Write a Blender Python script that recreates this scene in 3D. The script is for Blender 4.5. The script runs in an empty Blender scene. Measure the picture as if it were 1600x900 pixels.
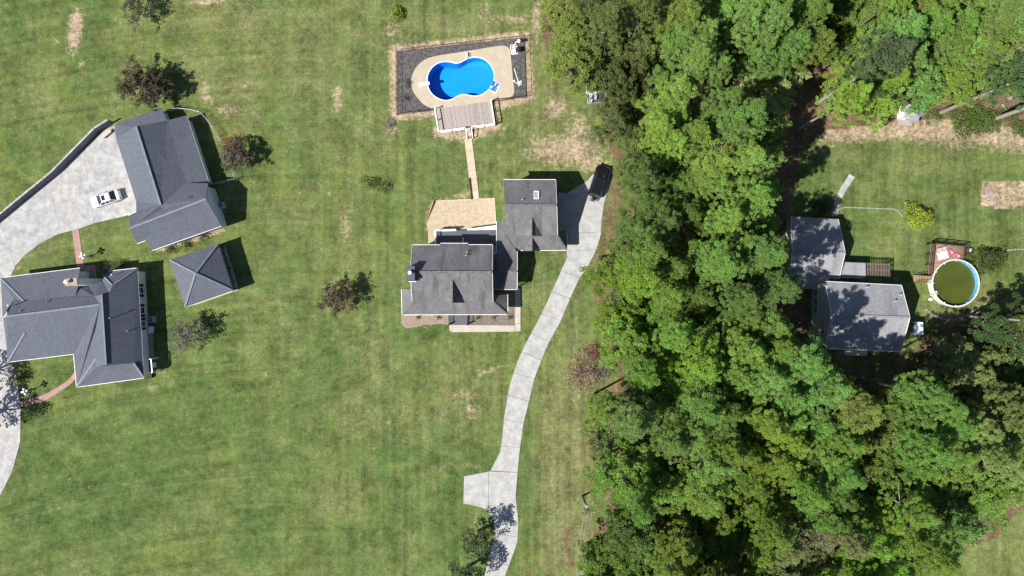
import bpy, bmesh, math, random
import numpy as np
from mathutils import Vector, Matrix
from mathutils.geometry import tessellate_polygon

# ------------------------------------------------------------ camera, sky, sun, exposure
SC = bpy.context.scene
COL = SC.collection
CAM_H = 107.0                                   # drone height above the lawn, looking straight down
cam_d = bpy.data.cameras.new("camera")
cam = bpy.data.objects.new("camera", cam_d)
COL.objects.link(cam)
cam.location = (0, 0, CAM_H)
cam.rotation_euler = (0, 0, 0)
cam_d.sensor_width = 36.0
cam_d.lens = 18.0 * CAM_H / 80.0
cam_d.clip_start = 1.0
cam_d.clip_end = 6000.0
SC.camera = cam

SUN_ELEV = math.radians(48.0)
SUN_TO = Vector((-0.88, -0.475, 0)).normalized()          # horizontal direction towards the sun
world = bpy.data.worlds.new("World")
SC.world = world
world.use_nodes = True
wnt = world.node_tree
sky = wnt.nodes.new("ShaderNodeTexSky")
sky.sky_type = 'NISHITA'
sky.sun_disc = False
sky.sun_elevation = SUN_ELEV
sky.sun_rotation = math.atan2(SUN_TO.x, SUN_TO.y)
sky.air_density = 0.8
sky.dust_density = 0.4
bg = wnt.nodes["Background"]
bg.inputs[1].default_value = 0.075
wnt.links.new(sky.outputs[0], bg.inputs[0])

sun_d = bpy.data.lights.new("sun", 'SUN')
sun_d.energy = 5.0
sun_d.angle = math.radians(0.5)
sun_d.color = (1.0, 0.965, 0.90)
sun = bpy.data.objects.new("sun", sun_d)
COL.objects.link(sun)
sdir = Vector((SUN_TO.x * math.cos(SUN_ELEV), SUN_TO.y * math.cos(SUN_ELEV), math.sin(SUN_ELEV)))
sun.rotation_euler = sdir.to_track_quat('Z', 'Y').to_euler()
sun.location = (-60, -40, 90)

SC.view_settings.view_transform = 'Standard'
SC.view_settings.look = 'None'
SC.view_settings.exposure = 0.85
SC.view_settings.gamma = 1.0
SC.cycles.max_bounces = 6
SC.cycles.diffuse_bounces = 3
SC.cycles.transparent_max_bounces = 8

R = random.Random(7)
NR = np.random.default_rng(11)


def G(px, py, z=0.0):
    """survey point: position on the plan (10 units = 1 m on the ground) of a point at height z"""
    s = (1 - z / CAM_H) / 10.0
    return Vector(((px - 800) * s, (450 - py) * s, z))


# ------------------------------------------------------------ materials
def new_mat(name):
    m = bpy.data.materials.new(name)
    m.use_nodes = True
    nt = m.node_tree
    return m, nt, nt.nodes["Principled BSDF"]


def nd(nt, typ, **kw):
    n = nt.nodes.new(typ)
    for k, v in kw.items():
        setattr(n, k, v)
    return n


def noise(nt, vec, scale, detail=4.0, rough=0.55):
    n = nd(nt, "ShaderNodeTexNoise")
    n.inputs["Scale"].default_value = scale
    n.inputs["Detail"].default_value = detail
    n.inputs["Roughness"].default_value = rough
    nt.links.new(vec, n.inputs["Vector"])
    return n.outputs["Fac"]


def ramp(nt, fac, p0, p1, c0=(0, 0, 0, 1), c1=(1, 1, 1, 1)):
    r = nd(nt, "ShaderNodeValToRGB")
    r.color_ramp.elements[0].position = p0
    r.color_ramp.elements[1].position = p1
    r.color_ramp.elements[0].color = c0
    r.color_ramp.elements[1].color = c1
    nt.links.new(fac, r.inputs[0])
    return r.outputs[0]


def mix(nt, fac, a, b, mode='MIX'):
    m = nd(nt, "ShaderNodeMix", data_type='RGBA', blend_type=mode)
    for sock, v in ((m.inputs[0], fac), (m.inputs[6], a), (m.inputs[7], b)):
        if isinstance(v, (int, float)):
            sock.default_value = v
        elif isinstance(v, tuple):
            sock.default_value = v if len(v) == 4 else v + (1,)
        else:
            nt.links.new(v, sock)
    return m.outputs[2]


def mth(nt, op, a, b=None, c=None):
    m = nd(nt, "ShaderNodeMath", operation=op)
    for i, v in enumerate((a, b, c)):
        if v is None:
            continue
        if isinstance(v, (int, float)):
            m.inputs[i].default_value = v
        else:
            nt.links.new(v, m.inputs[i])
    return m.outputs[0]


def bump(nt, bsdf, h, strength=0.3, dist=0.05):
    b = nd(nt, "ShaderNodeBump")
    b.inputs["Strength"].default_value = strength
    b.inputs["Distance"].default_value = dist
    nt.links.new(h, b.inputs["Height"])
    nt.links.new(b.outputs[0], bsdf.inputs["Normal"])


def coords(nt, kind="Object"):
    return nd(nt, "ShaderNodeTexCoord").outputs[kind]


def speckle(name, c, var=0.25, scale=3.0, rough=0.8, blotch=0.6, spec=0.3, metallic=0.0, bmp=0.15):
    """general painted / mineral surface: base colour with broad blotches and fine grain"""
    m, nt, b = new_mat(name)
    v = coords(nt)
    n1 = noise(nt, v, scale * 0.25, 5, 0.6)
    n2 = noise(nt, v, scale * 4, 3, 0.6)
    lo = tuple(x * (1 - var) for x in c)
    hi = tuple(min(1, x * (1 + var)) for x in c)
    col = mix(nt, ramp(nt, n1, 0.3, 0.7), lo, hi)
    col = mix(nt, blotch * 0.5, col, mix(nt, ramp(nt, n2, 0.3, 0.7), lo, hi))
    nt.links.new(col, b.inputs["Base Color"])
    b.inputs["Roughness"].default_value = rough
    b.inputs["Specular IOR Level"].default_value = spec
    b.inputs["Metallic"].default_value = metallic
    if bmp:
        bump(nt, b, n2, bmp, 0.02)
    return m


def shingles(name, c, stain=0.25, course=0.16, lightn=1.25, streaks=0.5):
    """asphalt shingle: courses run along u, slope along v (UVs are in metres)"""
    m, nt, b = new_mat(name)
    uv = coords(nt, "UV")
    br = nd(nt, "ShaderNodeTexBrick")
    br.offset = 0.5
    br.inputs["Scale"].default_value = 1.0
    br.inputs["Brick Width"].default_value = 0.34
    br.inputs["Row Height"].default_value = course
    br.inputs["Mortar Size"].default_value = 0.012
    br.inputs["Color1"].default_value = tuple(x * 0.78 for x in c) + (1,)
    br.inputs["Color2"].default_value = tuple(x * lightn for x in c) + (1,)
    br.inputs["Mortar"].default_value = tuple(x * 0.45 for x in c) + (1,)
    nt.links.new(uv, br.inputs["Vector"])
    mp = nd(nt, "ShaderNodeMapping")
    mp.inputs["Scale"].default_value = (1.0, 0.25, 1)
    nt.links.new(uv, mp.inputs["Vector"])
    st = noise(nt, mp.outputs[0], 0.55, 5, 0.65)
    n2 = noise(nt, uv, 2.2, 4, 0.7)
    n3 = noise(nt, uv, 9.0, 2, 0.7)
    st2 = noise(nt, uv, 0.30, 7, 0.74)
    col = mix(nt, streaks, br.outputs["Color"], mix(nt, ramp(nt, n2, 0.38, 0.62), tuple(x * 0.70 for x in c), tuple(x * 1.30 for x in c)))
    col = mix(nt, 0.35, col, mix(nt, ramp(nt, n3, 0.38, 0.62), tuple(x * 0.5 for x in c), tuple(x * 1.55 for x in c)))
    # weathering: run-off streaks down the slope and paler worn areas
    col = mix(nt, mth(nt, 'MULTIPLY', ramp(nt, st2, 0.47, 0.62), min(1, stain * 1.8)), col, tuple(x * 1.4 for x in c))
    col = mix(nt, mth(nt, 'MULTIPLY', ramp(nt, st, 0.50, 0.66), min(1, stain * 2.2)), col, (c[0] * .52, c[1] * .47, c[2] * .42))
    nt.links.new(col, b.inputs["Base Color"])
    b.inputs["Roughness"].default_value = 0.9
    b.inputs["Specular IOR Level"].default_value = 0.2
    bump(nt, b, br.outputs["Fac"], 0.25, 0.02)
    return m


def concrete(name, c, blot=0.12, warm=(0.40, 0.33, 0.26), warmth=0.15):
    m, nt, b = new_mat(name)
    v = coords(nt)
    n0 = noise(nt, v, 0.12, 4, 0.6)
    n1 = noise(nt, v, 0.75, 7, 0.72)
    n2 = noise(nt, v, 5.0, 4, 0.7)
    oi = nd(nt, "ShaderNodeObjectInfo")
    a = tuple(x * (1 - blot * 2.0) for x in c)
    h = tuple(x * (1 + blot * 1.5) for x in c)
    col = mix(nt, ramp(nt, n1, 0.38, 0.62), a, h)
    n4 = noise(nt, v, 0.28, 6, 0.7)
    col = mix(nt, mth(nt, 'MULTIPLY', ramp(nt, n4, 0.52, 0.66), 0.4), col, tuple(x * 0.72 for x in c))
    col = mix(nt, mth(nt, 'MULTIPLY', ramp(nt, n0, 0.5, 0.75), warmth * 2), col, warm)
    col = mix(nt, 0.25, col, mix(nt, ramp(nt, n2, 0.3, 0.7), tuple(x * .75 for x in c), tuple(x * 1.2 for x in c)))
    col = mix(nt, mth(nt, 'MULTIPLY', oi.outputs["Random"], 0.22), col, tuple(x * 0.78 for x in c))
    nt.links.new(col, b.inputs["Base Color"])
    b.inputs["Roughness"].default_value = 0.9
    b.inputs["Specular IOR Level"].default_value = 0.2
    bump(nt, b, n2, 0.2, 0.02)
    return m


def mulch(name, c0, c1, c2, scale=5.0):
    m, nt, b = new_mat(name)
    v = coords(nt)
    n1 = noise(nt, v, scale, 6, 0.75)
    n2 = noise(nt, v, scale * 0.12, 3, 0.6)
    n3 = noise(nt, v, scale * 2.1, 2, 0.7)
    col = mix(nt, ramp(nt, n1, 0.38, 0.62), c0, c1)
    col = mix(nt, ramp(nt, n3, 0.58, 0.72), col, c2)
    col = mix(nt, mth(nt, 'MULTIPLY', n2, 0.5), col, c0)
    nt.links.new(col, b.inputs["Base Color"])
    b.inputs["Roughness"].default_value = 1.0
    b.inputs["Specular IOR Level"].default_value = 0.1
    bump(nt, b, n1, 0.8, 0.08)
    return m


def wood(name, c, var=0.3, rough=0.8):
    m, nt, b = new_mat(name)
    v = coords(nt)
    oi = nd(nt, "ShaderNodeObjectInfo")
    n1 = noise(nt, v, 3.5, 5, 0.7)
    n2 = noise(nt, v, 14.0, 3, 0.6)
    col = mix(nt, ramp(nt, n1, 0.3, 0.7), tuple(x * (1 - var) for x in c), tuple(min(1, x * (1 + var)) for x in c))
    col = mix(nt, mth(nt, 'MULTIPLY', ramp(nt, oi.outputs["Random"], 0.3, 1.0), 0.75), col, tuple(x * 0.55 for x in c))
    col = mix(nt, mth(nt, 'MULTIPLY', ramp(nt, oi.outputs["Random"], 0.35, 0.0), 0.6), col, tuple(min(1, x * 1.45) for x in c))
    col = mix(nt, mth(nt, 'MULTIPLY', n2, 0.3), col, tuple(x * 0.6 for x in c))
    nt.links.new(col, b.inputs["Base Color"])
    b.inputs["Roughness"].default_value = rough
    b.inputs["Specular IOR Level"].default_value = 0.2
    return m


def gloss(name, c, rough=0.25, metallic=0.0, coat=0.0, spec=0.5):
    m, nt, b = new_mat(name)
    v = coords(nt)
    n1 = noise(nt, v, 1.6, 4, 0.6)
    col = mix(nt, ramp(nt, n1, 0.35, 0.7), tuple(x * 0.9 for x in c), c)
    nt.links.new(col, b.inputs["Base Color"])
    b.inputs["Roughness"].default_value = rough
    b.inputs["Metallic"].default_value = metallic
    b.inputs["Coat Weight"].default_value = coat
    b.inputs["Specular IOR Level"].default_value = spec
    return m


def leaf_mat(name, trans=0.4):
    """leaf colour comes from the tree's own colour, with per-clump hue differences"""
    m, nt, b = new_mat(name)
    nt.nodes.remove(b)
    oi = nd(nt, "ShaderNodeObjectInfo")
    at = nd(nt, "ShaderNodeAttribute", attribute_name="tint")
    hs = nd(nt, "ShaderNodeHueSaturation")
    nt.links.new(oi.outputs["Color"], hs.inputs["Color"])
    nt.links.new(mth(nt, 'MULTIPLY_ADD', at.outputs["Fac"], 0.045, 0.475), hs.inputs["Hue"])
    nt.links.new(mth(nt, 'MULTIPLY_ADD', at.outputs["Fac"], 0.9, 0.6), hs.inputs["Value"])
    hs.inputs["Saturation"].default_value = 0.95
    d = nd(nt, "ShaderNodeBsdfDiffuse")
    t = nd(nt, "ShaderNodeBsdfTranslucent")
    g = nd(nt, "ShaderNodeBsdfGlossy")
    g.inputs["Roughness"].default_value = 0.6
    nt.links.new(hs.outputs[0], d.inputs["Color"])
    nt.links.new(mix(nt, 0.35, hs.outputs[0], (0.09, 0.16, 0.02)), t.inputs["Color"])
    m1 = nd(nt, "ShaderNodeMixShader")
    m1.inputs[0].default_value = trans
    nt.links.new(d.outputs[0], m1.inputs[1])
    nt.links.new(t.outputs[0], m1.inputs[2])
    m2 = nd(nt, "ShaderNodeMixShader")
    m2.inputs[0].default_value = 0.012
    nt.links.new(m1.outputs[0], m2.inputs[1])
    nt.links.new(g.outputs[0], m2.inputs[2])
    nt.links.new(m2.outputs[0], nt.nodes["Material Output"].inputs[0])
    return m


def water_mat(name, tint, rough=0.03, fac=0.05):
    m, nt, b = new_mat(name)
    nt.nodes.remove(b)
    t = nd(nt, "ShaderNodeBsdfTransparent")
    t.inputs["Color"].default_value = tint + (1,)
    g = nd(nt, "ShaderNodeBsdfGlossy")
    g.inputs["Roughness"].default_value = rough
    v = coords(nt)
    n1 = noise(nt, v, 1.8, 3, 0.5)
    bp = nd(nt, "ShaderNodeBump")
    bp.inputs["Strength"].default_value = 0.15
    bp.inputs["Distance"].default_value = 0.03
    nt.links.new(n1, bp.inputs["Height"])
    nt.links.new(bp.outputs[0], g.inputs["Normal"])
    ms = nd(nt, "ShaderNodeMixShader")
    fr = nd(nt, "ShaderNodeFresnel")
    fr.inputs[0].default_value = 1.33
    nt.links.new(bp.outputs[0], fr.inputs["Normal"])
    nt.links.new(fr.outputs[0], ms.inputs[0])
    nt.links.new(t.outputs[0], ms.inputs[1])
    nt.links.new(g.outputs[0], ms.inputs[2])
    nt.links.new(ms.outputs[0], nt.nodes["Material Output"].inputs[0])
    return m


def brick_mat(name, c1, c2, mortar, bw=0.21, rh=0.075, uvk="UV", ms=0.008):
    m, nt, b = new_mat(name)
    uv = coords(nt, uvk)
    br = nd(nt, "ShaderNodeTexBrick")
    br.inputs["Scale"].default_value = 1.0
    br.inputs["Brick Width"].default_value = bw
    br.inputs["Row Height"].default_value = rh
    br.inputs["Mortar Size"].default_value = ms
    br.inputs["Color1"].default_value = c1 + (1,)
    br.inputs["Color2"].default_value = c2 + (1,)
    br.inputs["Mortar"].default_value = mortar + (1,)
    nt.links.new(uv, br.inputs["Vector"])
    n1 = noise(nt, uv, 1.4, 4, 0.65)
    col = mix(nt, mth(nt, 'MULTIPLY', ramp(nt, n1, 0.4, 0.7), 0.45), br.outputs["Color"], tuple(x * 0.6 for x in c1))
    nt.links.new(col, b.inputs["Base Color"])
    b.inputs["Roughness"].default_value = 0.9
    b.inputs["Specular IOR Level"].default_value = 0.15
    return m


def siding(name, c, course=0.13):
    m, nt, b = new_mat(name)
    uv = coords(nt, "UV")
    sp = nd(nt, "ShaderNodeSeparateXYZ")
    nt.links.new(uv, sp.inputs[0])
    fr = mth(nt, 'FRACT', mth(nt, 'DIVIDE', sp.outputs[1], course))
    n1 = noise(nt, uv, 0.8, 4, 0.6)
    col = mix(nt, ramp(nt, n1, 0.3, 0.75), tuple(x * 0.85 for x in c), c)
    col = mix(nt, mth(nt, 'GREATER_THAN', fr, 0.9), col, tuple(x * 0.6 for x in c))
    nt.links.new(col, b.inputs["Base Color"])
    b.inputs["Roughness"].default_value = 0.6
    bump(nt, b, fr, 0.4, 0.02)
    return m


MT = {}
MT['roof_blue'] = shingles("shingles_blue_grey", (0.088, 0.096, 0.118), 0.10)
MT['roof_grey'] = shingles("shingles_grey", (0.118, 0.114, 0.12), 0.36, streaks=0.6)
MT['roof_pale'] = shingles("shingles_pale_grey", (0.225, 0.228, 0.245), 0.2)
MT['cap_blue'] = speckle("ridge_shingle_blue", (0.15, 0.16, 0.19), 0.25, 8)
MT['cap_grey'] = speckle("ridge_shingle_grey", (0.11, 0.106, 0.105), 0.7, 14)
MT['cap_pale'] = speckle("ridge_shingle_pale", (0.19, 0.19, 0.20), 0.3, 10)
MT['white'] = speckle("white_paint", (0.78, 0.78, 0.77), 0.06, 2, 0.5)
MT['white_siding'] = siding("white_siding", (0.74, 0.75, 0.76))
MT['pale_siding'] = siding("pale_siding", (0.62, 0.64, 0.66))
MT['off_white'] = speckle("weathered_white", (0.50, 0.50, 0.48), 0.15, 3, 0.6)
MT['tan_trim'] = speckle("tan_trim", (0.52, 0.42, 0.30), 0.15, 3, 0.7)
MT['black'] = speckle("black_paint", (0.012, 0.012, 0.013), 0.2, 4, 0.4)
MT['dark_brown'] = wood("dark_brown_wood", (0.055, 0.036, 0.026))
MT['brown_wood'] = wood("brown_deck_wood", (0.26, 0.165, 0.115))
MT['grey_wood'] = wood("weathered_grey_wood", (0.30, 0.255, 0.235), 0.25)
MT['tan_wood'] = wood("tan_walk_wood", (0.45, 0.355, 0.26), 0.2)
MT['pergola_wood'] = wood("pergola_wood", (0.16, 0.125, 0.105))
MT['trailer_scrap'] = speckle("scrap_metal", (0.30, 0.31, 0.33), 0.7, 4, 0.5)
MT['cable'] = speckle("cable", (0.30, 0.30, 0.30), 0.1, 4)
MT['pole_wood'] = wood("pole_wood", (0.11, 0.09, 0.075))
MT['concrete'] = concrete("driveway_concrete", (0.345, 0.34, 0.33), 0.14)
MT['concrete_old'] = concrete("old_court_concrete", (0.335, 0.33, 0.325), 0.2, warmth=0.2)
MT['concrete_tan'] = concrete("tan_pool_concrete", (0.395, 0.335, 0.25), 0.07, (0.38, 0.31, 0.22), 0.14)
MT['concrete_cream'] = concrete("cream_walk_concrete", (0.41, 0.37, 0.31), 0.08, warmth=0.1)
MT['joint'] = speckle("joint_dirt", (0.20, 0.19, 0.175), 0.3, 4)
MT['slate_floor'] = speckle("grey_porch_floor", (0.085, 0.087, 0.10), 0.12, 3, 0.7)
MT['mulch_black'] = mulch("black_mulch", (0.045, 0.042, 0.042), (0.13, 0.122, 0.118), (0.26, 0.24, 0.225), 1.9)
MT['mulch_brown'] = mulch("rocky_bed", (0.10, 0.085, 0.07), (0.24, 0.2, 0.165), (0.42, 0.38, 0.33), 3.2)
MT['straw'] = mulch("straw_bed", (0.19, 0.145, 0.11), (0.32, 0.25, 0.19), (0.44, 0.37, 0.29), 3.4)
MT['sand_bed'] = mulch("sand_patio", (0.31, 0.245, 0.165), (0.47, 0.385, 0.275), (0.55, 0.47, 0.36), 1.7)
MT['clay_sand'] = mulch("sandy_soil", (0.40, 0.29, 0.19), (0.53, 0.41, 0.29), (0.57, 0.48, 0.37), 1.6)
MT['brick_path'] = brick_mat("red_brick_paving", (0.30, 0.155, 0.13), (0.38, 0.215, 0.185), (0.34, 0.27, 0.24), 0.2, 0.1)
MT['brick'] = brick_mat("brown_brick", (0.27, 0.17, 0.12), (0.36, 0.25, 0.18), (0.42, 0.38, 0.33))
MT['stone'] = mulch("edging_stone", (0.20, 0.19, 0.165), (0.31, 0.295, 0.26), (0.42, 0.40, 0.36), 2.5)
MT['wall_stone'] = speckle("retaining_wall_block", (0.13, 0.13, 0.15), 0.35, 3)  # dark navy tone puts the shade of the court-side face into the colour
MT['metal'] = speckle("galvanised_metal", (0.45, 0.46, 0.47), 0.1, 4, 0.45, metallic=0.3)
MT['dark_metal'] = gloss("dark_metal", (0.03, 0.03, 0.033), 0.4)
MT['slate_metal'] = gloss("slate_metal", (0.055, 0.065, 0.09), 0.45)
MT['glass'] = gloss("window_glass", (0.015, 0.018, 0.024), 0.06, 0, 0, 0.8)
MT['sky_glass'] = gloss("skylight_glass", (0.32, 0.40, 0.52), 0.08, 0, 0, 0.9)
MT['car_white'] = gloss("white_car_paint", (0.60, 0.60, 0.60), 0.25, 0, 0.6)
MT['car_black'] = gloss("black_car_paint", (0.006, 0.006, 0.008), 0.3, 0, 0.3)
MT['black_plastic'] = speckle("black_plastic", (0.012, 0.012, 0.013), 0.2, 6, 0.5)
MT['rubber'] = speckle("rubber", (0.018, 0.018, 0.018), 0.2, 6, 0.8)
MT['chrome'] = gloss("chrome", (0.6, 0.6, 0.62), 0.2, 0.9)
MT['lens'] = gloss("clear_lens", (0.55, 0.57, 0.6), 0.1)
MT['red_lens'] = gloss("red_lens", (0.35, 0.02, 0.02), 0.15)
MT['globe'] = gloss("white_globe", (0.82, 0.82, 0.80), 0.3)
MT['liner'] = speckle("blue_pool_liner", (0.008, 0.27, 0.68), 0.22, 1.6, 0.6, 1.4)
MT['aqua'] = speckle("aqua_pool_wall", (0.10, 0.36, 0.58), 0.08, 2, 0.5)
MT['algae'] = speckle("green_pool_water", (0.052, 0.066, 0.010), 0.28, 1.4, 0.12, 0.5, 0.5, bmp=0.03)
MT['water'] = water_mat("pool_water", (0.60, 0.88, 0.97))
MT['step_mat'] = speckle("patterned_step", (0.05, 0.22, 0.55), 0.15, 2)
MT['pink'] = speckle("pink_vinyl", (0.45, 0.10, 0.17), 0.12, 3, 0.4)
MT['pale_blue'] = speckle("pale_blue_canvas", (0.55, 0.66, 0.78), 0.06, 2)
MT['leaf'] = leaf_mat("leaf")
MT['bark'] = wood("bark", (0.14, 0.115, 0.095))
MT['bark_pale'] = wood("pale_bark", (0.25, 0.225, 0.20))


# ------------------------------------------------------------ mesh builder
class MB:
    def __init__(s):
        s.v, s.f, s.m = [], [], []

    def poly(s, pts, mi=0):
        i = len(s.v)
        s.v += [Vector(p) for p in pts]
        s.f.append(tuple(range(i, i + len(pts))))
        s.m.append(mi)

    def box(s, c, size, rz=0.0, mi=0, M=None):
        hx, hy, hz = (x / 2 for x in size)
        rot = M if M is not None else Matrix.Rotation(rz, 3, 'Z')
        i = len(s.v)
        for sx, sy, sz in ((-1, -1, -1), (1, -1, -1), (1, 1, -1), (-1, 1, -1), (-1, -1, 1), (1, -1, 1), (1, 1, 1), (-1, 1, 1)):
            s.v.append(Vector(c) + rot @ Vector((sx * hx, sy * hy, sz * hz)))
        for f in ((0, 3, 2, 1), (4, 5, 6, 7), (0, 1, 5, 4), (1, 2, 6, 5), (2, 3, 7, 6), (3, 0, 4, 7)):
            s.f.append(tuple(i + k for k in f))
            s.m.append(mi)
        return s

    def beam(s, a, b, w, h, mi=0):
        """rectangular bar from a to b, w across, h upright"""
        a, b = Vector(a), Vector(b)
        d = (b - a)
        L = d.length
        if L < 1e-6:
            return s
        x = d / L
        up = Vector((0, 0, 1)) if abs(x.z) < 0.95 else Vector((1, 0, 0))
        y = up.cross(x).normalized()
        z = x.cross(y)
        M = Matrix((x, y, z)).transposed()
        return s.box((a + b) / 2, (L, w, h), M=M, mi=mi)

    def tube(s, pts, rad, n=8, cap=True, mi=0):
        pts = [Vector(p) for p in pts]
        if isinstance(rad, (int, float)):
            rad = [rad] * len(pts)
        rings = []
        for k, p in enumerate(pts):
            d = (pts[min(k + 1, len(pts) - 1)] - pts[max(k - 1, 0)]).normalized()
            up = Vector((0, 0, 1)) if abs(d.z) < 0.9 else Vector((1, 0, 0))
            x = up.cross(d).normalized()
            y = d.cross(x)
            i = len(s.v)
            for j in range(n):
                a = 2 * math.pi * j / n
                s.v.append(p + (x * math.cos(a) + y * math.sin(a)) * rad[k])
            rings.append(i)
        for k in range(len(rings) - 1):
            for j in range(n):
                s.f.append((rings[k] + j, rings[k] + (j + 1) % n, rings[k + 1] + (j + 1) % n, rings[k + 1] + j))
                s.m.append(mi)
        if cap:
            s.f.append(tuple(rings[0] + j for j in reversed(range(n))))
            s.f.append(tuple(rings[-1] + j for j in range(n)))
            s.m += [mi, mi]
        return s

    def ball(s, c, r, nu=10, nv=6, sz=1.0, mi=0):
        c = Vector(c)
        pts = [c + Vector((0, 0, -r * sz)), c + Vector((0, 0, r * sz))]
        i = len(s.v)
        s.v += pts
        for k in range(1, nv):
            t = -math.pi / 2 + math.pi * k / nv
            for j in range(nu):
                a = 2 * math.pi * j / nu
                s.v.append(c + Vector((r * math.cos(t) * math.cos(a), r * math.cos(t) * math.sin(a), r * sz * math.sin(t))))
        for k in range(nv - 2):
            for j in range(nu):
                a = i + 2 + k * nu
                s.f.append((a + j, a + (j + 1) % nu, a + nu + (j + 1) % nu, a + nu + j))
                s.m.append(mi)
        for j in range(nu):
            s.f.append((i, i + 2 + (j + 1) % nu, i + 2 + j))
            t0 = i + 2 + (nv - 2) * nu
            s.f.append((i + 1, t0 + j, t0 + (j + 1) % nu))
            s.m += [mi, mi]
        return s

    def prism(s, pts, z0, z1, mi=0, holes=()):
        """flat-topped slab from a plan outline"""
        loops = [[Vector((p[0], p[1], 0)) for p in pts]] + [[Vector((p[0], p[1], 0)) for p in h] for h in holes]
        flat = [p for l in loops for p in l]
        i = len(s.v)
        n = len(flat)
        s.v += [Vector((p.x, p.y, z1)) for p in flat] + [Vector((p.x, p.y, z0)) for p in flat]
        for t in tessellate_polygon(loops):
            a, b, c = (flat[k] for k in t)
            t = t if (b - a).cross(c - a).z > 0 else tuple(reversed(t))
            s.f.append(tuple(i + k for k in t))
            s.f.append(tuple(i + n + k for k in reversed(t)))
            s.m += [mi, mi]
        o = 0
        for l in loops:
            k = len(l)
            for j in range(k):
                a, b = i + o + j, i + o + (j + 1) % k
                s.f.append((a, a + n, b + n, b))
                s.m.append(mi)
            o += k
        return s

    def build(s, name, mat, parent=None, kind=None, label=None, smooth=False, cat=None, group=None):
        org = parent.matrix_basis.translation.copy() if parent is not None else Vector((0, 0, 0))
        if parent is not None and parent.parent is not None:
            org += parent.parent.matrix_basis.translation
        me = bpy.data.meshes.new(name)
        me.from_pydata([(v - org)[:] for v in s.v], [], s.f)
        mats = mat if isinstance(mat, (list, tuple)) else [mat]
        for m in mats:
            me.materials.append(m)
        if len(mats) > 1:
            me.polygons.foreach_set("material_index", s.m)
        if smooth:
            me.polygons.foreach_set("use_smooth", [True] * len(s.f))
        me.update()
        uvl = me.uv_layers.new(name="uv")
        Z = Vector((0, 0, 1))
        for p in me.polygons:
            n = p.normal
            t = Z.cross(n)
            t = t.normalized() if t.length > 0.05 else Vector((1, 0, 0))
            b = n.cross(t)
            for li in p.loop_indices:
                co = me.vertices[me.loops[li].vertex_index].co + org
                uvl.data[li].uv = (co.dot(t), co.dot(b))
        o = bpy.data.objects.new(name, me)
        COL.objects.link(o)
        o.parent = parent
        tag(o, label, cat, group, kind)
        return o


def tag(o, label=None, cat=None, group=None, kind=None):
    if label:
        o['label'] = label
    if cat:
        o['category'] = cat
    if group:
        o['group'] = group
    if kind:
        o['kind'] = kind
    return o


def thing(name, label, cat, loc=(0, 0, 0), group=None):
    o = bpy.data.objects.new(name, None)
    COL.objects.link(o)
    o.location = loc
    o.empty_display_size = 0.3
    return tag(o, label, cat, group)


def dup(root, loc, rz=0.0, label=None, scale=1.0):
    r = root.copy()
    COL.objects.link(r)
    r.location = loc
    r.rotation_euler = (0, 0, rz)
    r.scale = (scale,) * 3
    if label:
        r['label'] = label
    for ch in list(root.children):
        c = ch.copy()
        COL.objects.link(c)
        c.parent = r
        for g in list(ch.children):
            d = g.copy()
            COL.objects.link(d)
            d.parent = c
    return r


def spline(pts, per=6, closed=True):
    """Catmull-Rom through plan points"""
    P = [Vector((p[0], p[1], 0)) for p in pts]
    n = len(P)
    out = []
    rng = range(n) if closed else range(n - 1)
    for i in rng:
        if closed:
            a, b, c, d = P[i - 1], P[i], P[(i + 1) % n], P[(i + 2) % n]
        else:
            a, b, c, d = P[max(i - 1, 0)], P[i], P[i + 1], P[min(i + 2, n - 1)]
        for k in range(per):
            t = k / per
            out.append(0.5 * ((2 * b) + (c - a) * t + (2 * a - 5 * b + 4 * c - d) * t * t + (3 * b - a - 3 * c + d) * t ** 3))
    if not closed:
        out.append(P[-1])
    return out


def area(pts):
    return 0.5 * sum(pts[i - 1][0] * pts[i][1] - pts[i][0] * pts[i - 1][1] for i in range(len(pts)))


def offset(pts, d):
    """grow (d>0) or shrink (d<0) a plan outline"""
    n = len(pts)
    sg = 1 if area(pts) > 0 else -1
    out = []
    for i in range(n):
        a, b, c = (Vector((p[0], p[1])) for p in (pts[i - 1], pts[i], pts[(i + 1) % n]))
        e1, e2 = (b - a).normalized(), (c - b).normalized()
        n1, n2 = Vector((e1.y, -e1.x)) * sg, Vector((e2.y, -e2.x)) * sg
        bis = n1 + n2
        if bis.length < 1e-4:
            bis = n1
        bis.normalize()
        q = b + bis * (d / max(0.35, bis.dot(n1)))
        out.append(Vector((q.x, q.y, 0)))
    return out


def gpts(pp, z=0.0):
    return [G(p[0], p[1], z) for p in pp]


def split_poly(poly, a, b):
    """cut a plan outline along the line a-b; two outlines"""
    nx, ny = -(b[1] - a[1]), b[0] - a[0]
    sd = [(p[0] - a[0]) * nx + (p[1] - a[1]) * ny for p in poly]
    res = ([], [])
    n = len(poly)
    for i in range(n):
        p, q, s, t = poly[i], poly[(i + 1) % n], sd[i], sd[(i + 1) % n]
        (res[0] if s >= 0 else res[1]).append(Vector((p[0], p[1], 0)))
        if (s >= 0) != (t >= 0):
            k = s / (s - t)
            x = Vector((p[0] + (q[0] - p[0]) * k, p[1] + (q[1] - p[1]) * k, 0))
            res[0].append(x)
            res[1].append(x.copy())
    return [r for r in res if len(r) >= 3 and abs(area(r)) > 0.3]


def inside(pt, poly):
    x, y = pt
    c = False
    n = len(poly)
    for i in range(n):
        x1, y1 = poly[i - 1][0], poly[i - 1][1]
        x2, y2 = poly[i][0], poly[i][1]
        if (y1 > y) != (y2 > y) and x < (x2 - x1) * (y - y1) / (y2 - y1) + x1:
            c = not c
    return c


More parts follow.
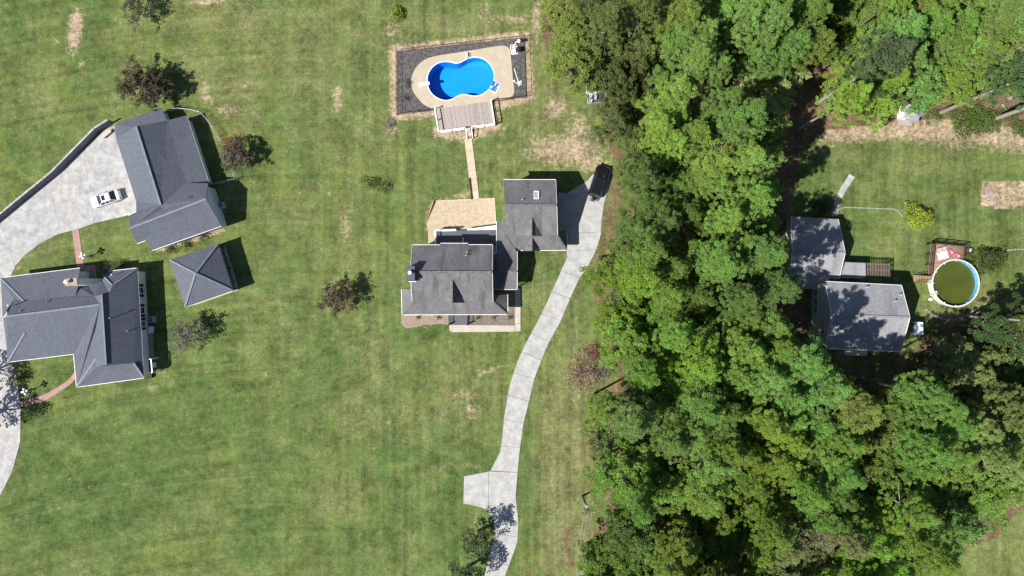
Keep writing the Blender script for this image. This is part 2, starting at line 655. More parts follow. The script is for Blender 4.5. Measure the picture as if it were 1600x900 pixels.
def roof_mb(polys, th=0.16):
    """roof planes (plan px, py, height) joined into one skin with real thickness"""
    mb = MB()
    idx, top = {}, []
    for poly in polys:
        f = []
        for p in poly:
            w = G(*p)
            k = (round(w.x, 2), round(w.y, 2), round(w.z, 2))
            if k not in idx:
                idx[k] = len(mb.v)
                mb.v.append(w)
            f.append(idx[k])
        a = [mb.v[k] for k in f]
        if area(a) < 0:
            f.reverse()
        top.append(tuple(f))
    n = len(mb.v)
    mb.v += [v - Vector((0, 0, th)) for v in mb.v]
    cnt = {}
    for f in top:
        for i in range(len(f)):
            e = (f[i - 1], f[i])
            cnt[tuple(sorted(e))] = cnt.get(tuple(sorted(e)), 0) + 1
    for f in top:
        mb.f.append(f)
        mb.f.append(tuple(reversed([k + n for k in f])))
        for i in range(len(f)):
            a, b = f[i - 1], f[i]
            if cnt[tuple(sorted((a, b)))] == 1:
                mb.f.append((a, a + n, b + n, b))
    mb.m = [0] * len(mb.f)
    return mb


def walls_mb(pts, z0=0.0):
    """upright walls along a closed plan outline of (x, y, top)"""
    mb = MB()
    ccw = area(pts) > 0
    n = len(pts)
    for i in range(n):
        a, b = pts[i - 1], pts[i]
        q = [(a[0], a[1], z0), (b[0], b[1], z0), (b[0], b[1], b[2]), (a[0], a[1], a[2])]
        mb.poly(q if ccw else list(reversed(q)))
    return mb


def wall_plan(corners, inset, drop=0.15):
    """plan (px,py,z) of the eaves -> inset wall outline with tops just under the roof"""
    W = [G(*c) for c in corners]
    off = offset([(w.x, w.y) for w in W], -inset)
    return [(o.x, o.y, w.z - drop) for o, w in zip(off, W)]


def strip(mb, pts, w=0.12, h=0.12, dz=0.0):
    P = [Vector(p) + Vector((0, 0, dz)) for p in pts]
    for a, b in zip(P[:-1], P[1:]):
        mb.beam(a, b, w, h)
    return mb


def gstrip(pp, w=0.12, h=0.12, dz=0.0):
    return strip(MB(), [G(*p) for p in pp], w, h, dz)


def ridge_caps(parent, lines, mat, w=0.3, n_piece=0.9):
    """ridge shingles: overlapping short pieces along ridges and hips, joined per roof"""
    mb = MB()
    for a, b in lines:
        A, B = G(*a), G(*b)
        L = (B - A).length
        n = max(2, int(L / n_piece))
        for k in range(n):
            p, q = A.lerp(B, k / n), A.lerp(B, (k + 1) / n)
            mb.beam(p + Vector((0, 0, 0.035)), q + Vector((0, 0, 0.055)), w, 0.05)
    return mb.build("ridge_cap", mat, parent, "stuff")


def vent(parent, px, py, z, h=0.45, r=0.06, mat=None):
    p = G(px, py, z)
    mb = MB().tube([p - Vector((0, 0, 0.3)), p + Vector((0, 0, h))], r, 8)
    mb.tube([p + Vector((0, 0, h - 0.02)), p + Vector((0, 0, h + 0.06))], r * 1.6, 8)
    return mb.build("vent_pipe", mat or MT['metal'], parent)


def window_on(parent, a, b, t, z, w, h, shutters=False, frame='white', name="window"):
    """window part set in the wall running a->b (outside is to the right of a->b), centre at fraction t"""
    a, b = Vector((a[0], a[1], 0)), Vector((b[0], b[1], 0))
    d = (b - a).normalized()
    nrm = Vector((d.y, -d.x, 0))
    c = a.lerp(b, t) + Vector((0, 0, z)) + nrm * 0.02
    M = Matrix((d, nrm, Vector((0, 0, 1)))).transposed()
    fr = MB()
    fw = 0.1
    for sx in (-1, 1):
        fr.box(c + d * sx * (w / 2 + fw / 2), (fw, 0.1, h + 2 * fw), M=M)
    for sz in (-1, 1):
        fr.box(c + Vector((0, 0, sz * (h / 2 + fw / 2))), (w, 0.1, fw), M=M)
    fr.box(c, (w, 0.06, 0.05), M=M)
    f = fr.build(name, MT[frame], parent)
    MB().box(c - nrm * 0.005, (w, 0.03, h), M=M).build("pane", MT['glass'], f)
    if shutters:
        for sx in (-1, 1):
            MB().box(c + d * sx * (w / 2 + fw + 0.24) + nrm * 0.01, (0.42, 0.07, h + 0.2), M=M).build("shutter", MT['black'], parent)
    return f


def door_on(parent, a, b, t, w, h, mat, panels=0, z0=0.05):
    a, b = Vector((a[0], a[1], 0)), Vector((b[0], b[1], 0))
    d = (b - a).normalized()
    nrm = Vector((d.y, -d.x, 0))
    c = a.lerp(b, t) + Vector((0, 0, z0 + h / 2)) + nrm * 0.02
    M = Matrix((d, nrm, Vector((0, 0, 1)))).transposed()
    o = MB().box(c, (w, 0.08, h), M=M).build("garage_door" if panels else "door", MT[mat], parent)
    if panels:
        for k in range(panels):
            MB().box(c + nrm * 0.05 + Vector((0, 0, -h / 2 + (k + 0.5) * h / panels)), (w - 0.2, 0.04, h / panels - 0.06), M=M).build("panel", MT[mat], o)
    else:
        MB().ball(c + d * (w / 2 - 0.1) + nrm * 0.08, 0.05, 8, 5).build("handle", MT['chrome'], o)
    return o
# ------------------------------------------------------------ the ground sheet
def ground_material():
    m, nt, b = new_mat("lawn_and_soil")
    v = coords(nt)
    at = nd(nt, "ShaderNodeAttribute", attribute_name="cover")
    sp = nd(nt, "ShaderNodeSeparateColor")
    nt.links.new(at.outputs["Color"], sp.inputs[0])
    soil, dry, lush_shade, litter = sp.outputs[0], sp.outputs[1], sp.outputs[2], at.outputs["Alpha"]
    nb = noise(nt, v, 0.045, 5, 0.62)
    nm = noise(nt, v, 0.28, 6, 0.68)
    nf = noise(nt, v, 1.7, 5, 0.72)
    ng = noise(nt, v, 7.5, 3, 0.75)
    mp = nd(nt, "ShaderNodeMapping")
    mp.inputs["Rotation"].default_value = (0, 0, math.radians(8))
    mp.inputs["Scale"].default_value = (1.0, 0.12, 1.0)
    nt.links.new(v, mp.inputs["Vector"])
    nst = noise(nt, mp.outputs[0], 0.9, 4, 0.6)
    n5 = noise(nt, v, 0.13, 7, 0.72)
    n6 = noise(nt, v, 0.62, 6, 0.75)
    green = mix(nt, ramp(nt, nb, 0.42, 0.60), (0.040, 0.108, 0.018), (0.106, 0.158, 0.024))
    green = mix(nt, mth(nt, 'MULTIPLY', ramp(nt, nm, 0.44, 0.60), 0.8), green, (0.124, 0.176, 0.046))
    green = mix(nt, mth(nt, 'MULTIPLY', ramp(nt, n5, 0.49, 0.60), 0.75), green, (0.050, 0.112, 0.030))
    green = mix(nt, mth(nt, 'MULTIPLY', ramp(nt, n6, 0.50, 0.64), 0.5), green, (0.042, 0.084, 0.020))
    green = mix(nt, mth(nt, 'MULTIPLY', ramp(nt, n6, 0.48, 0.36), 0.45), green, (0.158, 0.168, 0.060))
    # mowing lanes
    wv = nd(nt, "ShaderNodeTexWave", wave_type='BANDS', bands_direction='X')
    wv.inputs["Scale"].default_value = 0.28
    wv.inputs["Distortion"].default_value = 3.5
    wv.inputs["Detail"].default_value = 2.0
    wv.inputs["Detail Scale"].default_value = 0.4
    mp2 = nd(nt, "ShaderNodeMapping")
    mp2.inputs["Rotation"].default_value = (0, 0, math.radians(-4))
    nt.links.new(v, mp2.inputs["Vector"])
    nt.links.new(mp2.outputs[0], wv.inputs["Vector"])
    green = mix(nt, mth(nt, 'MULTIPLY', wv.outputs["Fac"], 0.17), green, (0.16, 0.20, 0.05))
    green = mix(nt, mth(nt, 'MULTIPLY', ramp(nt, nst, 0.42, 0.7), 0.5), green, (0.060, 0.098, 0.026))

    nfs, nms = ramp(nt, nf, 0.34, 0.66), ramp(nt, nm, 0.36, 0.64)
    n7s = ramp(nt, noise(nt, v, 0.33, 7, 0.75), 0.38, 0.62)

    def edge(mask, n, k, lo=0.42, hi=0.62):
        return ramp(nt, mth(nt, 'ADD', mask, mth(nt, 'MULTIPLY', mth(nt, 'SUBTRACT', n, 0.5), k)), lo, hi)

    green = mix(nt, mth(nt, 'MULTIPLY', edge(lush_shade, n7s, 0.75, 0.22, 0.75), 0.85), green, (0.040, 0.098, 0.020))
    drycol = mix(nt, nfs, (0.130, 0.130, 0.046), (0.255, 0.228, 0.115))
    green = mix(nt, mth(nt, 'MULTIPLY', edge(dry, mix(nt, 0.5, n7s, nfs), 0.85, 0.2, 0.8), 0.8), green, drycol)
    # scattered thin spots everywhere
    thin = mth(nt, 'MULTIPLY', ramp(nt, nm, 0.5, 0.68), ramp(nt, nf, 0.48, 0.66))
    green = mix(nt, mth(nt, 'MULTIPLY', thin, 0.75), green, (0.25, 0.205, 0.125))
    soilc = mix(nt, ramp(nt, nf, 0.3, 0.7), (0.33, 0.215, 0.155), (0.56, 0.41, 0.315))
    col = mix(nt, edge(soil, nf, 1.9, 0.34, 0.9), green, soilc)
    litc = mix(nt, ramp(nt, nf, 0.35, 0.7), (0.085, 0.050, 0.034), (0.24, 0.135, 0.090))
    col = mix(nt, edge(litter, nf, 1.1, 0.36, 0.70), col, litc)
    col = mix(nt, ramp(nt, ng, 0.36, 0.62), mix(nt, 0.55, col, (0.02, 0.032, 0.008)), mix(nt, 0.16, col, (0.32, 0.31, 0.15)))
    # clumpy growth: lighter and darker tufts at several sizes, plus fine mowing streaks
    t1 = ramp(nt, noise(nt, v, 0.24, 8, 0.78), 0.40, 0.60)
    t2 = ramp(nt, noise(nt, v, 1.1, 6, 0.75), 0.38, 0.62)
    t3 = ramp(nt, noise(nt, v, 4.5, 4, 0.8), 0.36, 0.64)
    mq = nd(nt, "ShaderNodeMapping")
    mq.inputs["Rotation"].default_value = (0, 0, math.radians(-3))
    mq.inputs["Scale"].default_value = (1.0, 0.035, 1.0)
    nt.links.new(v, mq.inputs["Vector"])
    s1 = ramp(nt, noise(nt, mq.outputs[0], 0.85, 3, 0.6), 0.36, 0.64)
    # rounds of the mower in the lower left lawn: rings about a far turning point
    ds = nd(nt, "ShaderNodeVectorMath", operation='DISTANCE')
    nt.links.new(v, ds.inputs[0])
    ds.inputs[1].default_value = (-30.0, -190.0, 0)
    cx = nd(nt, "ShaderNodeCombineXYZ")
    nt.links.new(ds.outputs["Value"], cx.inputs[0])
    s2 = ramp(nt, noise(nt, cx.outputs[0], 0.75, 3, 0.6), 0.36, 0.64)
    sx = nd(nt, "ShaderNodeSeparateXYZ")
    nt.links.new(v, sx.inputs[0])
    zone = ramp(nt, mth(nt, 'ADD', mth(nt, 'MULTIPLY_ADD', sx.outputs[0], -0.02, -0.35), mth(nt, 'MULTIPLY', nb, 0.8)), 0.45, 0.85)
    stripe = mix(nt, zone, s1, s2)
    gain = mth(nt, 'MULTIPLY_ADD', t1, 0.46, mth(nt, 'MULTIPLY_ADD', t2, 0.36, mth(nt, 'MULTIPLY_ADD', t3, 0.46, mth(nt, 'MULTIPLY_ADD', stripe, 0.32, 0.17))))
    vm = nd(nt, "ShaderNodeVectorMath", operation='SCALE')
    nt.links.new(col, vm.inputs[0])
    nt.links.new(gain, vm.inputs["Scale"])
    col = vm.outputs[0]
    nt.links.new(col, b.inputs["Base Color"])
    b.inputs["Roughness"].default_value = 1.0
    b.inputs["Specular IOR Level"].default_value = 0.05
    h = mth(nt, 'ADD', mth(nt, 'MULTIPLY', nf, 0.7), ng)
    bump(nt, b, h, 0.55, 0.12)
    return m


gx = np.concatenate([[-2500, -900, -300, -140], np.arange(-90, 90.01, 0.5), [140, 300, 900, 2500]])
gy = np.concatenate([[-2500, -900, -300, -120], np.arange(-56, 56.01, 0.5), [120, 300, 900, 2500]])
GX, GY = np.meshgrid(gx, gy)
VX, VY = GX.ravel() * 10 + 800, 450 - GY.ravel() * 10          # plan units
cover = np.zeros((len(VX), 4), dtype=np.float32)


def blob(ch, px, py, rx, ry, val=1.0, rot=0.0, soft=0.55):
    a = math.radians(rot)
    dx, dy = VX - px, VY - py
    u = (dx * math.cos(a) + dy * math.sin(a)) / rx
    w = (-dx * math.sin(a) + dy * math.cos(a)) / ry
    d = np.sqrt(u * u + w * w)
    k = np.clip((1.0 + soft - d) / (2 * soft), 0, 1) * val
    cover[:, ch] = np.maximum(cover[:, ch], k)


def streak(ch, pts, wid, val=1.0, soft=0.6):
    d = np.full(len(VX), 1e9)
    for (x1, y1), (x2, y2) in zip(pts[:-1], pts[1:]):
        ex, ey = x2 - x1, y2 - y1
        t = np.clip(((VX - x1) * ex + (VY - y1) * ey) / (ex * ex + ey * ey), 0, 1)
        d = np.minimum(d, np.hypot(VX - x1 - t * ex, VY - y1 - t * ey))
    k = np.clip((1 + soft - d / wid) / (2 * soft), 0, 1) * val
    cover[:, ch] = np.maximum(cover[:, ch], k)


def fill(ch, poly, val=1.0):
    """everything inside an outline, softened by a couple of metres"""
    c = np.zeros(len(VX), bool)
    n = len(poly)
    for i in range(n):
        x1, y1 = poly[i - 1]
        x2, y2 = poly[i]
        if y1 == y2:
            continue
        c ^= ((y1 > VY) != (y2 > VY)) & (VX < (x2 - x1) * (VY - y1) / (y2 - y1) + x1)
    cover[:, ch] = np.maximum(cover[:, ch], c * val)


SOIL, DRY, LUSH_SHADE, LIT = 0, 1, 2, 3
_r = random.Random(5)
for _ in range(95):                       # small worn and weedy spots scattered over the lawns
    x_, y_ = _r.uniform(0, 940), _r.uniform(0, 900)
    blob(SOIL, x_, y_, _r.uniform(3, 6), _r.uniform(3, 8), _r.uniform(.28, .5), _r.uniform(0, 180), .8)
for _ in range(60):
    x_, y_ = _r.uniform(0, 1600), _r.uniform(0, 900)
    blob(_r.choice((DRY, LUSH_SHADE, LUSH_SHADE)), x_, y_, _r.uniform(14, 40), _r.uniform(10, 60), _r.uniform(.3, .6), _r.uniform(-25, 25), .9)
streak(LUSH_SHADE, [(640, 735), (690, 718), (735, 716), (770, 730)], 5, .75)
streak(DRY, [(650, 745), (700, 728), (745, 727)], 4, .6)
streak(SOIL, [(812, 560), (800, 600), (792, 650), (786, 690)], 2.5, .4)
for a in [(117, 48, 11, 34, .9, 5), (127, 99, 5, 6, .6), (527, 150, 9, 20, .62), (524, 168, 6, 14, .5), (885, 234, 70, 26, .66),
          (850, 228, 26, 16, .55), (868, 168, 18, 20, .64, 30), (905, 205, 26, 14, .58), (800, 30, 40, 10, .5), (755, 22, 14, 20, .45), (905, 190, 14, 20, .5), (925, 258, 30, 14, .62), (540, 352, 10, 26, .5),
          (612, 48, 12, 16, .55), (838, 30, 9, 40, .6), (322, 3, 30, 5, .7), (322, 147, 8, 24, .55, -20), (358, 172, 22, 9, .5),
          (738, 640, 10, 16, .55), (726, 618, 24, 10, .45), (770, 577, 16, 5, .6, -20), (750, 583, 8, 4, .5), (607, 660, 4, 5, .7),
          (613, 195, 12, 18, .55), (735, 212, 30, 7, .62), (778, 185, 7, 22, .6), (690, 316, 22, 6, .6), (722, 306, 18, 7, .55),
          (668, 340, 5, 30, .55), (660, 505, 28, 9, .4), (1310, 556, 10, 9, .75), (1328, 606, 10, 7, .9), (1350, 607, 9, 7, .8),
          (1374, 597, 10, 6, .85), (1445, 648, 9, 6, .5), (1505, 500, 20, 5, .5), (784, 207, 5, 5, .5), (655, 612, 4, 5, .4),
          (784, 372, 6, 9, .8), (785, 455, 6, 8, .3), (905, 620, 4, 8, .5), (1405, 555, 14, 14, .5), (160, 330, 12, 4, .3)]:
    blob(SOIL, *a)
streak(SOIL, [(614, 78), (740, 64), (820, 55)], 7.5, .78)
streak(SOIL, [(616, 80), (616, 140), (618, 182), (680, 176)], 7.5, .78)
streak(SOIL, [(821, 55), (826, 110), (829, 152), (780, 164)], 7.5, .78)
streak(SOIL, [(684, 206), (730, 214), (776, 196)], 10, .74)
streak(SOIL, [(1290, 206), (1340, 203), (1400, 199), (1460, 206), (1530, 208), (1620, 222)], 21, .70)
streak(SOIL, [(1440, 178), (1500, 186), (1560, 178), (1620, 170)], 16, .55)
streak(SOIL, [(1470, 225), (1500, 230), (1550, 222)], 6, .5)
streak(SOIL, [(245, 391), (300, 376), (350, 359)], 3.2, .95)
streak(SOIL, [(741, 300), (735, 240), (731, 212)], 8, .42)
streak(LIT, [(890, 826), (883, 842), (888, 862), (896, 886)], 5, .75)
streak(LIT, [(948, 520), (956, 590), (930, 640), (912, 700), (930, 770)], 10, .5)
streak(LIT, [(822, 880), (828, 905)], 7, .55)
streak(LIT, [(930, 420), (912, 448), (880, 500), (862, 535)], 2.5, .6)
streak(LIT, [(952, 270), (962, 300), (950, 345), (952, 375), (938, 400)], 15, .62)
blob(LIT, 975, 262, 14, 10, .6)
blob(LIT, 925, 548, 16, 12, .75)
for a in [(330, 20, 120, 30, .55), (340, 120, 70, 60, .5), (470, 60, 170, 90, .42), (560, 200, 120, 100, .36), (700, 40, 140, 30, .5),
          (860, 180, 55, 120, .55), (720, 620, 70, 70, .45), (880, 720, 45, 170, .75), (890, 850, 50, 60, .8), (530, 775, 45, 40, .5),
          (550, 440, 60, 120, .3), (780, 255, 60, 50, .35), (880, 470, 12, 60, .3), (1300, 235, 50, 20, .5), (1440, 255, 90, 20, .45),
          (1540, 470, 30, 40, .5), (1480, 490, 60, 12, .6), (1400, 380, 60, 40, .3), (60, 390, 60, 25, .45), (840, 440, 25, 45, .4),
          (1560, 860, 60, 30, .5), (1590, 640, 30, 60, .2), (440, 560, 90, 60, .2), (900, 560, 22, 60, .5), (590, 560, 30, 60, .5), (560, 640, 40, 50, .45), (480, 120, 60, 60, .5), (690, 90, 30, 20, .0), (420, 480, 40, 60, .35), (470, 330, 60, 50, .35), (640, 640, 40, 40, .4), (100, 480, 1, 1, 0), (300, 820, 70, 40, .3), (190, 130, 30, 50, .3), (370, 150, 50, 80, .55),
          (650, 290, 30, 40, .3), (70, 150, 40, 60, .35), (200, 60, 40, 30, .35), (620, 260, 60, 60, .25)]:
    blob(DRY, *a)
for a in [(150, 60, 60, 120, .45), (60, 240, 80, 60, .4), (140, 780, 160, 120, .65), (40, 700, 60, 90, .6), (300, 650, 130, 90, .5),
          (280, 530, 80, 70, .45), (430, 700, 110, 150, .35), (660, 520, 70, 20, .5), (700, 700, 80, 60, .4), (690, 810, 60, 80, .45),
          (830, 700, 16, 150, .45), (400, 290, 60, 80, .3), (1480, 280, 70, 40, .45), (1440, 420, 40, 30, .5), (1580, 420, 50, 60, .4),
          (660, 260, 40, 60, .35), (250, 240, 60, 40, .3), (1350, 350, 30, 40, .45), (720, 735, 60, 8, .6), (610, 350, 40, 70, .35), (510, 560, 30, 60, .6), (380, 620, 60, 40, .5), (90, 590, 40, 30, .5), (250, 720, 60, 60, .6), (480, 250, 40, 60, .4), (560, 90, 30, 60, .35), (400, 830, 50, 60, .55), (560, 840, 90, 40, .5), (620, 720, 40, 70, .5), (820, 780, 10, 80, .6), (420, 180, 40, 40, .4), (30, 60, 40, 50, .5), (1380, 250, 40, 40, .4), (1540, 330, 60, 20, .4)]:
    blob(LUSH_SHADE, *a)
FOREST_STRIP = [(850, -40), (848, 60), (862, 100), (890, 130), (925, 140), (945, 200), (955, 240), (985, 270), (990, 320), (972, 350), (965, 395),
                (928, 430), (930, 470), (950, 500), (962, 540), (968, 590), (940, 640), (922, 700), (942, 750), (948, 800), (920, 850), (915, 1010),
                (1420, 1010), (1440, 885), (1560, 840), (1610, 780), (1640, 440), (1560, 500), (1470, 510), (1430, 545), (1405, 552), (1290, 552),
                (1265, 540), (1262, 480), (1225, 450), (1225, 340), (1236, 320), (1244, 270), (1262, 220), (1290, 205), (1400, 190), (1500, 190), (1640, 200), (1640, -40)]
fill(LIT, FOREST_STRIP, 0.82)
fill(SOIL, [(1533, 284), (1560, 281), (1620, 283), (1620, 324), (1560, 326), (1534, 322)], 0.66)
cover[(VX > 1285) & (VX < 1440) & (VY > 548) & (VY < 606), 3] *= .62
blob(LUSH_SHADE, 1275, 280, 40, 60, .7)  # deeper green painted into the grass for the shade cast by the woods

POOL = [(-1, 0)]
pool_px = [(580 + a / 5, 40 + b / 5) for a, b in
           [(440, 440), (446, 385), (475, 333), (520, 298), (570, 285), (620, 288), (660, 297), (700, 290), (740, 268), (790, 252), (840, 253), (890, 272),
            (932, 315), (956, 368), (958, 420), (945, 462), (920, 492), (900, 514), (862, 538), (810, 549), (760, 542), (715, 537), (680, 547), (640, 570), (590, 583), (540, 574), (490, 545), (455, 500)]]
POOL = spline([G(*p) for p in pool_px], 4)
if area(POOL) < 0:
    POOL.reverse()
STEP_BOX = gpts([(580 + a / 5, 40 + b / 5) for a, b in [(955, 428), (1012, 456), (972, 532), (914, 498)]])

ok_v = offset(POOL, 0.35)
keep = []
nxg, nyg = len(gx), len(gy)
for j in range(nyg - 1):
    yc = (gy[j] + gy[j + 1]) / 2
    for i in range(nxg - 1):
        xc = (gx[i] + gx[i + 1]) / 2
        if -15 < xc < 0.5 and 28 < yc < 37 and (inside((xc, yc), ok_v) or inside((xc, yc), offset(STEP_BOX, 0.35))):
            continue
        a = j * nxg + i
        keep.append((a, a + 1, a + 1 + nxg, a + nxg))
gm = bpy.data.meshes.new("ground")
gm.from_pydata(np.stack([GX.ravel(), GY.ravel(), np.zeros(len(VX))], 1).tolist(), [], keep)
cover[:, 0] = np.minimum(cover[:, 0] * 1.15, 1.0)
ca = gm.color_attributes.new("cover", 'FLOAT_COLOR', 'POINT')
ca.data.foreach_set("color", cover.ravel())
gm.materials.append(ground_material())
ground = bpy.data.objects.new("ground", gm)
COL.objects.link(ground)
ground['kind'] = 'structure'


def sheet(name, pp, mat, z, smooth=0, thick=None, parent=None, kind='structure'):
    P = [G(*p) for p in pp]
    if smooth:
        P = spline(P, smooth)
    return MB().prism(P, z - (thick or z + 0.1), z, ).build(name, mat, parent, kind if parent is None else None)


# ------------------------------------------------------------ centre driveway: cast slabs with open joints
def slabs(road, outlines, mat, z=0.07, gap=0.026):
    for o in outlines:
        P = [Vector((p[0], p[1], 0)) for p in o]
        if area(P) < 0:
            P.reverse()
        Q = offset(P, -gap)
        if area(Q) > 0.2:
            MB().prism(Q, 0.0, z + R.uniform(-0.006, 0.006)).build("slab", mat, road)


drive_bed = gpts([(872, 300), (885, 302), (917, 283), (938, 259), (956, 262), (952, 290), (944, 318), (940, 345), (939, 366), (932, 390), (917, 420), (906, 434), (891, 467), (876, 502),
                  (856, 539), (846, 563), (835, 592), (826, 630), (818, 662), (814, 690), (810, 725), (806, 775), (810, 815), (809, 845), (802, 866), (789, 900), (770, 950), (748, 1000),
                  (718, 1000), (738, 950), (757, 900), (763, 872), (774, 835), (771, 812), (760, 796), (747, 791), (724, 787), (725, 744), (766, 736), (781, 707), (784, 690), (788, 650), (796, 603), (808, 566), (820, 539), (846, 491), (866, 447),
                  (886, 402), (885, 391), (872, 390)])
driveway = MB().prism(drive_bed, -0.1, 0.02).build("driveway", MT['joint'], None, 'structure')
cuts = [((872, 366), (945, 362)), ((884, 392), (934, 390)), ((880, 424), (906, 434)), ((861, 455), (891, 467)), ((846, 490), (876, 501)), ((830, 521), (858, 534)),
        ((815, 549), (846, 563)), ((801, 582), (836, 592)), ((793, 617), (827, 627)), ((787, 655), (819, 661)), ((783, 697), (814, 699)), ((766, 736), (808, 738)), ((770, 790), (808, 792)),
        ((774, 834), (810, 839)), ((762, 874), (798, 884))]


def cut_all(outline, lines):
    """cut repeatedly; lines are ordered along the road, first piece peeled off each time"""
    pieces, rest = [], outline
    for a, b in lines:
        A, B = G(*a), G(*b)
        s = split_poly(rest, A, B)
        if len(s) < 2:
            continue
        nx, ny = -(B.y - A.y), B.x - A.x
        lead = [p for p in s if sum((q[0] - A.x) * nx + (q[1] - A.y) * ny for q in p) / len(p) > 0]
        if len(lead) != 1:
            continue
        pieces.append(lead[0])
        rest = s[1] if s[0] is lead[0] else s[0]
    pieces.append(rest)
    return pieces


pcs = cut_all(drive_bed, cuts)
fin = []
for p in pcs:
    cx, cy = sum(q[0] for q in p) / len(p), sum(q[1] for q in p) / len(p)
    if -10 < cy - G(0, 765).y < 6 and area(p) ** 2 > 900:
        fin += split_poly(p, G(764, 700), G(763, 800))
    elif cy > G(0, 345).y and abs(area(p)) > 60:
        for q in split_poly(p, G(917, 283), G(905, 370)):
            fin.append(q)
    else:
        fin.append(p)
slabs(driveway, fin, MT['concrete'])

# ------------------------------------------------------------ concrete court on the left
court_out = [(-40, 372), (0, 345), (90, 272), (160, 205), (192, 190), (203, 250), (224, 322), (222, 331), (190, 339), (150, 348), (125, 357), (90, 366), (62, 381), (40, 398), (25, 415), (16, 434),
             (14, 470), (14, 566), (22, 575), (28, 600), (33, 640), (32, 690), (20, 735), (2, 772), (-40, 830)]
court_bed = gpts(court_out)
court = MB().prism(court_bed, -0.1, 0.018).build("concrete_court", MT['joint'], None, 'structure')
parts = [court_bed]
for a, b in [((0, 345), (25, 420)), ((70, 260), (100, 380)), ((128, 210), (150, 370)), ((60, 330), (200, 278)), ((-30, 470), (30, 475)), ((-30, 560), (40, 570)), ((-40, 650), (60, 660)), ((-40, 720), (60, 735))]:
    nxt = []
    for p in parts:
        nxt += split_poly(p, G(*a), G(*b)) or [p]
    parts = nxt
slabs(court, parts, MT['concrete_old'], 0.06, 0.012)

# ------------------------------------------------------------ beds, walks, brick paths
sheet("brick_path", [(112.5, 357), (122.5, 355), (132, 420), (121.5, 423)], MT['brick_path'], 0.05)
sheet("brick_path", [(131, 416), (149, 414), (152, 440), (162, 437), (165, 452), (128, 455)], MT['brick_path'], 0.046)
bp = spline([G(*p) for p in [(32, 627), (52, 622), (70, 616), (90, 605), (106, 594), (116, 582), (119, 573)]], 5, False)
bq = spline([G(*p) for p in [(124, 584), (116, 594), (108, 602), (92, 613), (74, 624), (54, 631), (32, 635)]], 5, False)
MB().prism(list(bp) + list(bq), -0.05, 0.05).build("brick_path", MT['brick_path'], None, 'structure')
sheet("straw_bed", [(627, 485), (704, 485), (702, 508), (688, 506), (668, 507), (650, 511), (634, 513), (627, 505)], MT['straw'], 0.03, 0)
sheet("rocky_bed", [(728, 470), (806, 452), (806, 509), (728, 509)], MT['mulch_brown'], 0.034)
walk = sheet("front_walk", [(702, 507.5), (804.4, 508.5), (804.4, 518), (706, 519), (702, 516)], MT['concrete_cream'], 0.07)
for a in ([(702, 507.5), (737, 507.9), (737, 518.7), (706, 519), (702, 516)], [(737.3, 507.9), (771, 508.2), (771, 518.3), (737.3, 518.7)], [(771.3, 508.2), (804.2, 508.5), (804.2, 518), (771.3, 518.3)],
          [(804.6, 506), (813.4, 506), (813.4, 517.6), (804.6, 517.8)], [(804.6, 479), (813.4, 479), (813.4, 505.7), (804.6, 505.7)], [(804.6, 450), (813.4, 450), (813.4, 478.7), (804.6, 478.7)]):
    MB().prism(offset(gpts(a), -0.01), 0.0, 0.085).build("slab", MT['concrete_cream'], walk)
sheet("back_walk", [(1300, 338), (1303, 316), (1313, 294), (1327, 272), (1336, 277), (1322, 297), (1311, 318), (1309, 338)], MT['concrete_old'], 0.05)
# ------------------------------------------------------------ swimming pool with its concrete surround
deck_px = [(580 + a / 5, 40 + b / 5) for a, b in
           [(1040, 159), (1068, 170), (1084, 195), (1095, 280), (1106, 400), (1117, 500), (1108, 545), (1070, 566), (945, 590), (720, 640), (500, 652), (455, 640), (400, 608), (350, 550), (322, 500), (312, 440),
            (322, 385), (350, 330), (400, 280), (450, 254), (520, 236), (650, 216), (800, 192), (980, 162)]]
deck_out = spline([G(*p) for p in deck_px], 3)
MB().prism(gpts([(620.5, 81), (819, 59.5), (822.5, 151.5), (772, 157), (760, 160), (690, 171), (621.5, 178)]), -0.1, 0.03, holes=[offset(POOL, 0.5)]).build("mulch_bed", MT['mulch_black'], None, 'structure')
pool = thing("swimming_pool", "figure eight in-ground pool of bright blue water set in tan concrete", "swimming pool", G(718, 124))
hole = POOL
# merge the step recess into the pool outline: the box is its own bay
MB().prism(deck_out, -0.02, 0.085, holes=[offset(POOL, 0.06), ]).build("concrete_surround", MT['concrete_tan'], pool)
cop = MB().prism(offset(POOL, 0.11), 0.02, 0.1, holes=[POOL])
cop.build("coping", MT['white'], pool)
bas = MB()
n = len(POOL)
xs = [p[0] for p in POOL]
x0, x1 = min(xs), max(xs)


def floor_z(x):
    t = (x - x0) / (x1 - x0)
    return -2.25 + 1.15 * min(1, max(0, (t - 0.35) / 0.5))


